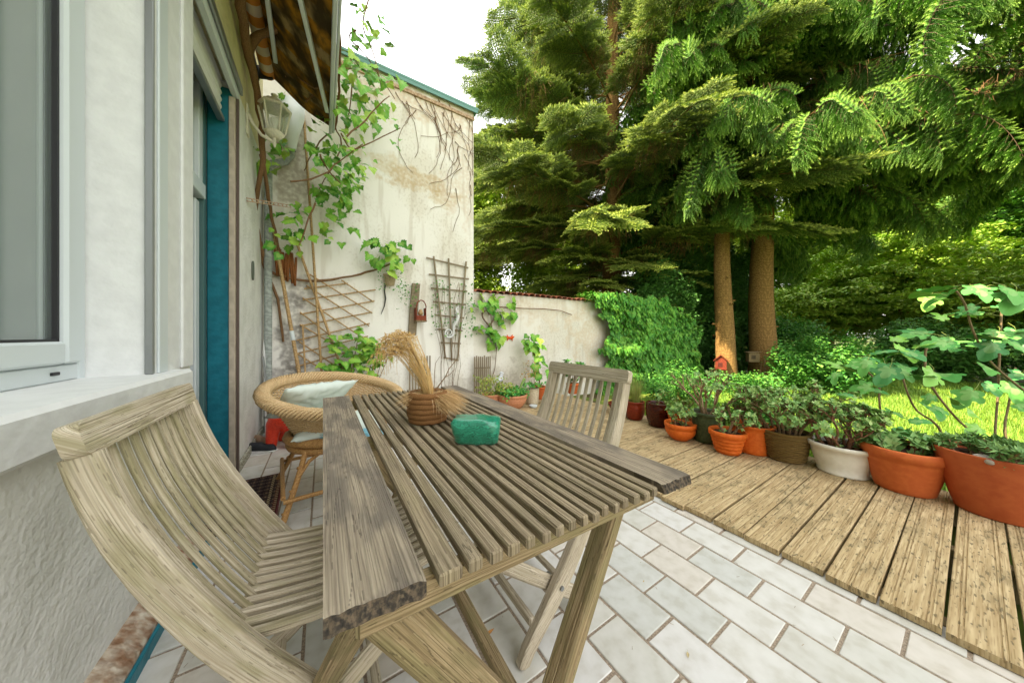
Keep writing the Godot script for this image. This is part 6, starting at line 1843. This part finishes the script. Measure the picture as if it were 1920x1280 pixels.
func bough(kind: String, s: int) -> ArrayMesh:
	rng.seed = 9000 + s
	var b := MB.new()
	b.smooth(false)
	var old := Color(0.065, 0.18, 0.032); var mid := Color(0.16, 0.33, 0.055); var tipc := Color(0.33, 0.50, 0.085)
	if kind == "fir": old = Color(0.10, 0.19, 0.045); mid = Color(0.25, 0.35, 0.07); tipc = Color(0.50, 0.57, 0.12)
	var L := 1.05
	var wood := Color(0.13, 0.08, 0.04)
	var ax := func(t: float) -> Vector3: return Vector3(L * t, (-0.55 if kind == "spruce" else -0.08) * t * t, 0.03 * sin(t * 5.0 + s))
	var pts := []
	for i in 7: pts.append(ax.call(i / 6.0))
	b.col = wood
	b.tube(pts, [0.011, 0.009, 0.007, 0.005, 0.004, 0.003], 4, false)
	var stations := 11 if kind == "spruce" else 13
	for i in stations:
		var t := (i + 1.0) / stations
		for sd in [-1, 1]:
			var p: Vector3 = ax.call(t)
			var l := (0.46 * (1.0 - t) + 0.16) * r(0.75, 1.2)
			if t < 0.2: l *= 0.7
			var e: Vector3
			if kind == "spruce": e = p + Vector3(r(0.1, 0.4), r(-1.25, -0.75), sd * r(0.15, 0.5)) * l * 1.15
			else: e = p + Vector3(r(0.45, 0.75), r(-0.16, 0.04), sd * r(0.65, 0.9)) * l
			var m := (p + e) * 0.5 + Vector3(0.0, (0.15 if kind == "spruce" else 0.03) * l, sd * 0.10 * l)
			b.col = wood
			b.tube([p, m, e], [0.0035, 0.003, 0.002], 3, false)
			b.smooth(false)
			var gap := 0.085 if kind == "spruce" else 0.062
			var k := int(l / gap) + 1
			for j in k:
				var u := (j + 0.5) / k
				var q: Vector3 = p.lerp(m, u * 2.0) if u < 0.5 else m.lerp(e, u * 2.0 - 1.0)
				var along_ := (e - p).normalized()
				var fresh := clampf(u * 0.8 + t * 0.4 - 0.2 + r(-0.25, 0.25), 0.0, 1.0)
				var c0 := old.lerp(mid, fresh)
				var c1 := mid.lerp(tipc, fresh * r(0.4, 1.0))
				for sj in [-1, 1]:
					var d: Vector3
					if kind == "spruce": d = (along_ * 0.35 + Vector3(r(-0.25, 0.35), r(-1.0, -0.45), sj * r(0.1, 0.5))).normalized()
					else: d = (along_ * 0.7 + along_.cross(Vector3.UP).normalized() * sj * 0.75 + Vector3(0, r(-0.05, 0.25), 0)).normalized()
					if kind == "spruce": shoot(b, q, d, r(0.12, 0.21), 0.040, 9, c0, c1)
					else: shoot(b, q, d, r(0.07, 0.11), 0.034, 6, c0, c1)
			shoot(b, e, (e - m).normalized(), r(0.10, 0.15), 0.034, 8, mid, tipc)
		for sd in [-1, 0, 1]: shoot(b, ax.call(t), Vector3(0.7, r(0.1, 0.5), sd * 0.6).normalized(), r(0.09, 0.15), 0.034, 7, mid, tipc)
	return b.mesh()

func dead_twigs(s: int) -> ArrayMesh:
	rng.seed = 500 + s
	var b := MB.new()
	for i in 26:
		b.col = Color(0.26, 0.13, 0.05).lerp(Color(0.38, 0.22, 0.10), rng.randf())
		var p := Vector3(r(0.0, 0.7), r(-0.05, 0.05), r(-0.25, 0.25))
		b.tube(bend(p, p + Vector3(r(-0.1, 0.3), r(-0.55, -0.15), r(-0.2, 0.2)), 3, Vector3(0.04, 0, 0), 0.02), [0.004, 0.003, 0.002], 3, false)
	return b.mesh()

func conifer(called: String, label: String, base: Vector3, h: float, rad: float, crown_y: float, reach: float, kind: String, s: int, boughs: Array, opts := {}) -> void:
	rng.seed = s
	var t := thing(called, label, "tree", base, 0.0, "conifers behind the deck")
	var b := MB.new()
	var pts := []; var rads := []
	for i in 16:
		var y := h * i / 15.0 - 0.1
		pts.append(Vector3(0.05 * sin(i * 0.7 + s), y, 0.05 * cos(i * 0.9 + s)))
		rads.append(rad * (1.0 - 0.9 * i / 15.0) * (1.25 if i == 0 else 1.0))
	b.tube(pts, rads, 16, false)
	put(b, "trunk", M.bark_tree, t)
	for i in 10:
		var kn := MB.new()
		var y0 := r(0.8, crown_y + 0.5)
		var a0 := r(0, TAU)
		var rr := rad * (1.0 - 0.06 * y0)
		var oo := Vector3(cos(a0), 0.1, sin(a0))
		kn.tube([Vector3(oo.x * rr * 0.9, y0, oo.z * rr * 0.9), Vector3(oo.x * rr, y0, oo.z * rr) + oo * r(0.02, 0.05)], [0.03, 0.014], 6)
		put(kn, "branch_stub", M.bark_tree, t)
	var limbs := MB.new()
	var places := [[], [], []]
	var dead := []
	var y := crown_y
	var i := 0
	while y < h - 0.4:
		var k := (y - crown_y) / (h - crown_y)
		var a := i * 2.399 + r(-0.3, 0.3)
		var ln := reach * pow(1.0 - k, 0.75) * r(0.75, 1.1) + 0.3
		if opts.has("clear") and opts.clear.call(a, y): ln *= 0.35
		var o := Vector3(cos(a), 0, sin(a))
		var droop := r(0.22, 0.42) if kind == "spruce" else r(0.12, 0.28)
		var lp := func(q: float) -> Vector3: return Vector3(0, y, 0) + o * ln * q + Vector3(0, (0.16 * q - droop * q * q) * ln, 0)
		limbs.tube([lp.call(0.0), lp.call(0.3), lp.call(0.6), lp.call(0.85), lp.call(1.0)], [0.035 * (1.0 - k * 0.6), 0.026, 0.018, 0.011, 0.006], 5, false)
		var q := 0.30 + r(0.0, 0.1)
		while q < 1.03:
			for sd in ([-1, 1] if q < 0.9 else [0]):
				var tang: Vector3 = (lp.call(minf(q + 0.05, 1.0)) - lp.call(q - 0.05)).normalized()
				var yaw: float = sd * r(0.35, 0.95)
				var d := tang.rotated(Vector3.UP, yaw)
				var x := d.normalized()
				var z := x.cross(Vector3.UP).normalized()
				var bs := Basis(x, z.cross(x), z) * Basis(Vector3.RIGHT, r(-0.35, 0.35)) * Basis(Vector3.BACK, r(-0.25, 0.2))
				places[rng.randi() % 3].append(Transform3D(bs.scaled_local(Vector3.ONE * r(0.7, 1.05) * (1.0 if y < 10.0 else 1.3)), lp.call(q)))
				if rng.randf() < 0.38 and q < 0.8: dead.append(Transform3D(bs, lp.call(q) + Vector3(0, -0.03, 0)))
			q += (0.29 if y < 9.5 else 0.5) / maxf(ln, 0.6)
		y += (0.115 if y < 9.5 else 0.22) * opts.get("step", 1.0)
		i += 1
	put(limbs, "limbs", M.bark_tree, t)
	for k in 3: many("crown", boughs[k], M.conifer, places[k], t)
	if dead: many("dead_twigs", boughs[3], M.plain_v, dead, t)

# ---------------------------------------------------------------- broadleaf
func clump(s: int, n: int, leaf_s: float, flat: float, cols: Array, w := 0.3) -> ArrayMesh:
	rng.seed = 700 + s
	var b := MB.new()
	b.smooth(false)
	for i in n:
		var p := Vector3(r(-1, 1), r(-1, 1), r(-1, 1))
		while p.length() > 1.0: p = Vector3(r(-1, 1), r(-1, 1), r(-1, 1))
		p = p * 0.30 * Vector3(1, flat, 1)
		b.col = cols[rng.randi() % cols.size()].lerp(cols[0], rng.randf() * 0.6)
		tiny(b, p, Vector3(r(-1, 1), r(-0.7, 0.3), r(-1, 1)).normalized(), Vector3(r(-0.5, 0.5), 1.0, r(-0.5, 0.5)).normalized(), leaf_s * r(0.7, 1.2), w)
	return b.mesh()

# crown made of several lobes; leaf clumps sit near the lobes' skins
func broadleaf(called: String, label: String, category: String, base: Vector3, lobes: Array, per: int, cl: Array, scale: float, trunk_r: float, s: int, group := "", layered := false) -> void:
	rng.seed = s
	var t := thing(called, label, category, base, 0.0, group)
	var b := MB.new()
	var cen := Vector3.ZERO
	for l in lobes: cen += l[0]
	cen /= lobes.size()
	var fork_p := Vector3(cen.x * 0.3, minf(cen.y * 0.45, 2.5), cen.z * 0.3)
	b.tube(bend(Vector3(0, -0.1, 0), fork_p, 4, Vector3(0.05, 0, 0.04)), [trunk_r * 1.2, trunk_r, trunk_r * 0.9, trunk_r * 0.8, trunk_r * 0.7], 9, false)
	for l in lobes: b.tube(bend(fork_p, l[0], 4, Vector3(r(-0.1, 0.1), -0.1, r(-0.1, 0.1))), [trunk_r * 0.6, trunk_r * 0.4, trunk_r * 0.3, trunk_r * 0.2], 6, false)
	put(b, "trunk", M.bark_tree, t)
	var places := []
	for q in cl: places.append([])
	for l in lobes:
		var rv: Vector3 = l[1]
		for i in int(per * clampf(rv.x * rv.y, 0.2, 12.0)):
			var d := Vector3(r(-1, 1), r(-1, 1), r(-1, 1))
			while d.length() > 1.0 or d.length() < 0.1: d = Vector3(r(-1, 1), r(-1, 1), r(-1, 1))
			d = d.normalized() * pow(rng.randf(), 0.33)
			if layered: d.y = roundf(d.y * 3.5) / 3.5 + r(-0.05, 0.05) - 0.12 * Vector2(d.x, d.z).length()
			var p: Vector3 = l[0] + d * rv
			if p.y + base.y < -0.1: continue
			var bs := Basis.from_euler(Vector3(r(-0.5, 0.5), r(0, TAU), r(-0.5, 0.5)) * (Vector3(0.4, 1, 0.4) if layered else Vector3.ONE))
			places[rng.randi() % cl.size()].append(Transform3D(bs.scaled_local(Vector3.ONE * scale * r(0.7, 1.3)), p))
	for k in cl.size():
		if places[k]: many("crown", cl[k], M.leaf, places[k], t)

func build_trees() -> void:
	var sp := [bough("spruce", 1), bough("spruce", 2), bough("spruce", 3), dead_twigs(1)]
	var fi := [bough("fir", 4), bough("fir", 5), bough("fir", 6), dead_twigs(2)]
	var toward := func(a: float, y: float) -> bool: return false
	conifer("spruce_tree", "spruce with a straight tan trunk behind the grey-green tub", Vector3(8.39, -0.16, -3.36), 11.5, 0.225, 4.3, 3.5, "spruce", 31, sp, {"step": 1.5, "clear": func(a: float, y: float) -> bool: return cos(a - 2.76) > 0.55 and y < 7.6 and fmod(y * 7.3, 1.0) < 0.7})
	conifer("spruce_tree", "thicker spruce trunk with leaning sticks, right of the tan spruce trunk", Vector3(9.75, -0.16, -3.0), 11.8, 0.32, 5.0, 3.8, "spruce", 32, sp, {"step": 1.2})
	conifer("spruce_tree", "spruce whose drooping boughs fill the top right of the view", Vector3(11.0, -0.16, 3.0), 13.5, 0.30, 4.9, 4.8, "spruce", 33, sp, {"step": 0.95})
	conifer("fir_tree", "broad fir with flat layered boughs beside the white building", Vector3(8.0, -0.16, -6.4), 20.0, 0.34, 1.7, 5.3, "fir", 34, fi, {"clear": func(a: float, y: float) -> bool: return (sin(a) > -0.1 and y < 3.4) or (cos(a) < -0.3 and y < 3.6) or (cos(a) > 0.1 and y < 5.5), "step": 0.95})

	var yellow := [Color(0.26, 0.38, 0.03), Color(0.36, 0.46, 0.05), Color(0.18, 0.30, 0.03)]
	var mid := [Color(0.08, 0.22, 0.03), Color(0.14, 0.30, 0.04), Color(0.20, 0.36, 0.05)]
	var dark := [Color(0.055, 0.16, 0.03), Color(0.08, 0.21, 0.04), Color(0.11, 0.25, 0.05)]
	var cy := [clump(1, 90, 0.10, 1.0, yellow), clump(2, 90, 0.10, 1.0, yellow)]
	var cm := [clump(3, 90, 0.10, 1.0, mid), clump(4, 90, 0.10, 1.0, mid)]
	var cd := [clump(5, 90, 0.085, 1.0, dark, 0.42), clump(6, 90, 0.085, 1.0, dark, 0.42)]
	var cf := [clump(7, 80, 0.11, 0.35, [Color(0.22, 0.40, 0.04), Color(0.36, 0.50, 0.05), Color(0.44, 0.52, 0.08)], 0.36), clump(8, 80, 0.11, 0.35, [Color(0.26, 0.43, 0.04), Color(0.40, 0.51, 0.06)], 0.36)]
	var G := "trees beyond the terrace"
	var big := [[Vector3(0, 4.0, 0), Vector3(2.2, 2.2, 2.2)], [Vector3(1.4, 6.2, 0.6), Vector3(2.0, 1.9, 2.0)], [Vector3(-1.3, 6.0, -0.4), Vector3(1.9, 1.9, 1.9)], [Vector3(0.2, 2.4, 1.2), Vector3(2.2, 1.5, 2.0)], [Vector3(0.3, 8.2, 0), Vector3(1.9, 1.8, 1.9)]]
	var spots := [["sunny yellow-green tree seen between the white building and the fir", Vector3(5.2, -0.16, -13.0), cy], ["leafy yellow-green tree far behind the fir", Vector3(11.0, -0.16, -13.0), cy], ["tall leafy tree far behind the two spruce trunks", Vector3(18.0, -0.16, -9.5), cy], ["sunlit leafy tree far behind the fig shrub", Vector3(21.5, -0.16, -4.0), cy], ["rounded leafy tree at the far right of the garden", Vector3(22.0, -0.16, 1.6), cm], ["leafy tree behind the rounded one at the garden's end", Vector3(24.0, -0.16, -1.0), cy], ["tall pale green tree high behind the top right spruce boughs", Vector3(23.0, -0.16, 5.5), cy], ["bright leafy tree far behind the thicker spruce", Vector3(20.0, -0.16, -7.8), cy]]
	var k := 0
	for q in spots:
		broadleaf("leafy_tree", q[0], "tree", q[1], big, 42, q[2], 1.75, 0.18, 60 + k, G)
		k += 1
	broadleaf("maple_tree", "low spreading maple with layered sunlit leaves at the lawn's end", "tree", Vector3(16.6, -0.16, -1.2), [[Vector3(0, 2.8, 0), Vector3(2.9, 1.1, 3.0)], [Vector3(-1.4, 1.9, 2.0), Vector3(2.3, 0.9, 2.0)], [Vector3(1.0, 4.0, -0.4), Vector3(2.4, 1.0, 2.3)], [Vector3(-0.9, 2.1, -2.2), Vector3(2.0, 1.0, 1.7)]], 170, cf, 0.95, 0.13, 71, G, true)
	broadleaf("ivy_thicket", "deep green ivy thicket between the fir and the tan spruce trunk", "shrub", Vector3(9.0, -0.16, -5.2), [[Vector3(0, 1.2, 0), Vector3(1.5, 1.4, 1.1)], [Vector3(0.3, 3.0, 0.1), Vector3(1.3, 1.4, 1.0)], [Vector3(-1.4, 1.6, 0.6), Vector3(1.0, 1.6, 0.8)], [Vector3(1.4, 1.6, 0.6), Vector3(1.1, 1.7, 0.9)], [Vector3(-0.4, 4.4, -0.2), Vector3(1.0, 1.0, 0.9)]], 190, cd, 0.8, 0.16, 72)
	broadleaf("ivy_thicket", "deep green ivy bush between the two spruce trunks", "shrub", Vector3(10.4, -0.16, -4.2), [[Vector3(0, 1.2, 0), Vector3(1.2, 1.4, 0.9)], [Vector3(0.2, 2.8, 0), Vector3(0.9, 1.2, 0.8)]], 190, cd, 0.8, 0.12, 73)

func build_shrubs() -> void:
	var green := [Color(0.05, 0.20, 0.03), Color(0.09, 0.28, 0.04), Color(0.16, 0.36, 0.05)]
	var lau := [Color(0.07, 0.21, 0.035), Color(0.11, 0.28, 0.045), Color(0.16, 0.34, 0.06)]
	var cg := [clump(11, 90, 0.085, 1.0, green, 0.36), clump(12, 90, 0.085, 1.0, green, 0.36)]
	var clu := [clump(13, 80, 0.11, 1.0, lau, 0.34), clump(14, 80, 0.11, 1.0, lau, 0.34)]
	var G := "shrubs round the lawn"
	broadleaf("garden_shrub", "broad-leaved green shrub right of the thicker spruce trunk", "shrub", Vector3(8.6, -0.16, -1.75), [[Vector3(0, 0.5, 0), Vector3(0.75, 0.6, 0.7)], [Vector3(0.7, 0.6, 0.2), Vector3(0.65, 0.55, 0.6)]], 240, cg, 0.7, 0.05, 81, G)
	broadleaf("garden_shrub", "pale green shrub under the spruce boughs behind the lawn", "shrub", Vector3(11.6, -0.16, -3.0), [[Vector3(0, 0.8, 0), Vector3(1.1, 0.9, 0.9)]], 180, cg, 0.85, 0.06, 82, G)
	broadleaf("garden_shrub", "low shrub at the foot of the tan spruce trunk", "shrub", Vector3(7.2, -0.16, -2.5), [[Vector3(0, 0.12, 0), Vector3(0.7, 0.25, 0.6)]], 300, cg, 0.6, 0.03, 83, G)
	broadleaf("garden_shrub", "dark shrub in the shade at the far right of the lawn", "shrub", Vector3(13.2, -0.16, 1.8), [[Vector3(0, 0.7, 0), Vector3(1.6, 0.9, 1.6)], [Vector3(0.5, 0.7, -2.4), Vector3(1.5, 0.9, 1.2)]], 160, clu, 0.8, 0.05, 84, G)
	broadleaf("garden_shrub", "small bushy shrub just behind the bark-weave pot", "shrub", Vector3(4.6, -0.16, -1.55), [[Vector3(0, 0.16, 0), Vector3(0.4, 0.28, 0.4)]], 300, cg, 0.42, 0.02, 85, G)
	broadleaf("garden_shrub", "leafy shrub beside the ivy behind the dark glazed pot", "shrub", Vector3(5.4, -0.16, -2.9), [[Vector3(0, 0.25, 0), Vector3(0.6, 0.35, 0.5)]], 280, cg, 0.5, 0.03, 86, G)
	# ivy smothering the end of the garden wall
	rng.seed = 91
	var iv := thing("wall_ivy", "thick bright green ivy smothering the end of the garden wall", "ivy", Vector3(6.3, -0.16, WALL_Z + 0.1))
	var lf := []
	for i in 3: lf.append(lobed([Vector2(0, 0), Vector2(0.25, -0.12), Vector2(0.48, 0.12), Vector2(0.34, 0.35), Vector2(0.30, 0.6), Vector2(0.12, 0.85), Vector2(0, 1.0)], [Color(0.08, 0.29, 0.03), Color(0.15, 0.37, 0.045), Color(0.05, 0.20, 0.025)][i], 0.15, 0.2, Color(0.20, 0.42, 0.06)))
	var n := nz(92, 0.9)
	var places := [[], [], []]
	for i in 13000:
		var x := r(-1.75, 1.75)
		var y := r(0.0, 2.15)
		var edge := -1.45 + 0.35 * n.get_noise_1d(y * 3.0) - (0.5 if y > 1.80 else 0.0)
		if x < edge: continue
		var top := 2.05 + 0.12 * n.get_noise_1d(x * 4.0 + 50.0) - maxf(x - 0.5, 0.0) * 0.45
		if y > top: continue
		var dep := (0.10 + 0.30 * smoothstep(edge, edge + 0.9, x) + 0.16 * n.get_noise_2d(x * 2.2, y * 2.2)) * (1.0 - 0.35 * pow(y / 2.1, 4.0))
		var p := Vector3(x, y, dep * (1.0 - 0.35 * rng.randf() * rng.randf()))
		var f := Vector3(r(-0.6, 0.5), r(0.2, 0.9), 1.0).normalized()
		var d := Vector3(r(-0.5, 0.5), -1.0, r(-0.1, 0.4))
		var yv := (d - f * d.dot(f)).normalized()
		places[rng.randi() % 3].append(Transform3D(Basis(yv.cross(f), yv, f).scaled_local(Vector3.ONE * r(0.06, 0.10)), p))
	for i in 1600:
		var x := r(-1.9, 1.3)
		var p := Vector3(x, 1.93 + r(-0.05, 0.14) - maxf(x - 0.5, 0.0) * 0.45, r(-0.35, 0.08))
		places[rng.randi() % 3].append(Transform3D(Basis.from_euler(Vector3(r(-1.6, -0.6), r(0, TAU), r(-0.3, 0.3))).scaled_local(Vector3.ONE * r(0.06, 0.10)), p))
	for k in 3: many("leaves", lf[k], M.leaf, places[k], iv)
	var ist := MB.new()
	for i in 14: ist.tube(bend(Vector3(r(-1.2, 1.4), 0, r(0.02, 0.1)), Vector3(r(-1.3, 1.2), r(1.2, 1.9), 0.03), 6, Vector3(r(-0.1, 0.1), 0, 0.04), 0.03), [0.014, 0.010, 0.006], 5, false)
	put(ist, "stems", M.vine_wood, iv)
	# lawn
	var tb := MB.new()
	tb.smooth(false)
	for i in 22:
		tb.col = Color(0.14, 0.30, 0.03).lerp(Color(0.34, 0.46, 0.06), rng.randf())
		var a := r(0, TAU)
		var p := Vector3(r(-0.07, 0.07), -0.01, r(-0.07, 0.07))
		blade(tb, bend(p, p + Vector3(cos(a) * 0.03, r(0.04, 0.10), sin(a) * 0.03), 2, Vector3.ZERO), 0.0035, Vector3(-sin(a), 0, cos(a)))
	var gp := []
	for i in 16000:
		var x := 3.62 + 9.5 * pow(rng.randf(), 1.3)
		gp.append(Transform3D(Basis(Vector3.UP, r(0, TAU)).scaled_local(Vector3(1, 1, 1) * r(0.7, 1.5)), Vector3(x, -0.165 + r(-0.02, 0.03), r(-3.2, 2.4))))
	tag(many("grass", tb.mesh(), M.leaf, gp, self), "sunlit mown lawn grass beyond the deck", "grass", "", "stuff")
	# nest boxes on the trunks
	for q in [["small red wooden birdhouse hung on the tan spruce trunk", at(1352, 682, 7.06), Color(0.46, 0.16, 0.10), Color(0.60, 0.26, 0.17), 0.0], ["pale square nest box on the thicker spruce trunk", at(1412, 668, 7.35), Color(0.52, 0.44, 0.30), Color(0.66, 0.57, 0.42), 0.25]]:
		var hbx := thing("birdhouse", q[0], "birdhouse", q[1], -YAW - 0.6 + q[4], "nest boxes on the spruces")
		var wm := speck(q[2], q[3], 10.0, 0.8)
		var hb := MB.new()
		var roofy: bool = q[4] == 0.0
		hb.prism(PackedVector2Array([Vector2(-0.11, -0.13), Vector2(0.11, -0.13), Vector2(0.11, 0.08), Vector2(0.0, 0.19 if roofy else 0.1), Vector2(-0.11, 0.08)]), -0.11, 0.09)
		put(hb, "body", wm, hbx)
		for s in [-1, 1]:
			if not roofy and s == 1: continue
			if roofy: strut(hbx, "roof_board", Vector3(s * 0.15, 0.065, -0.01), Vector3(0.0, 0.21, -0.01), 0.012, 0.26, wm)
			else: strut(hbx, "roof_board", Vector3(-0.14, 0.10, -0.01), Vector3(0.14, 0.115, -0.01), 0.012, 0.26, wm)
		slab(hbx, "opening", Vector3(-0.06, -0.06, 0.088), Vector3(0.03, 0.03, 0.093), M.dark_metal)
		for i in 4: slab(hbx, "bar", Vector3(-0.06, -0.055 + 0.022 * i, 0.092), Vector3(0.03, -0.047 + 0.022 * i, 0.098), wm)
	for i in 7:
		var top := at(1428 + r(-8, 14), 672 + r(-15, 30), 7.25); var low := at(1440 + r(-25, 30), 740, 6.9)
		low.y = -0.14
		var st := thing("leaning_stick", "dry brown stick leaning against the foot of the thicker spruce trunk", "stick", low, 0.0, "sticks leaning on the spruce")
		var sb := MB.new()
		sb.tube(bend(Vector3.ZERO, top - low, 4, Vector3(r(-0.04, 0.04), 0, 0)), [0.016, 0.013, 0.010, 0.008], 6)
		put(sb, "shaft", M.bark_twig, st)
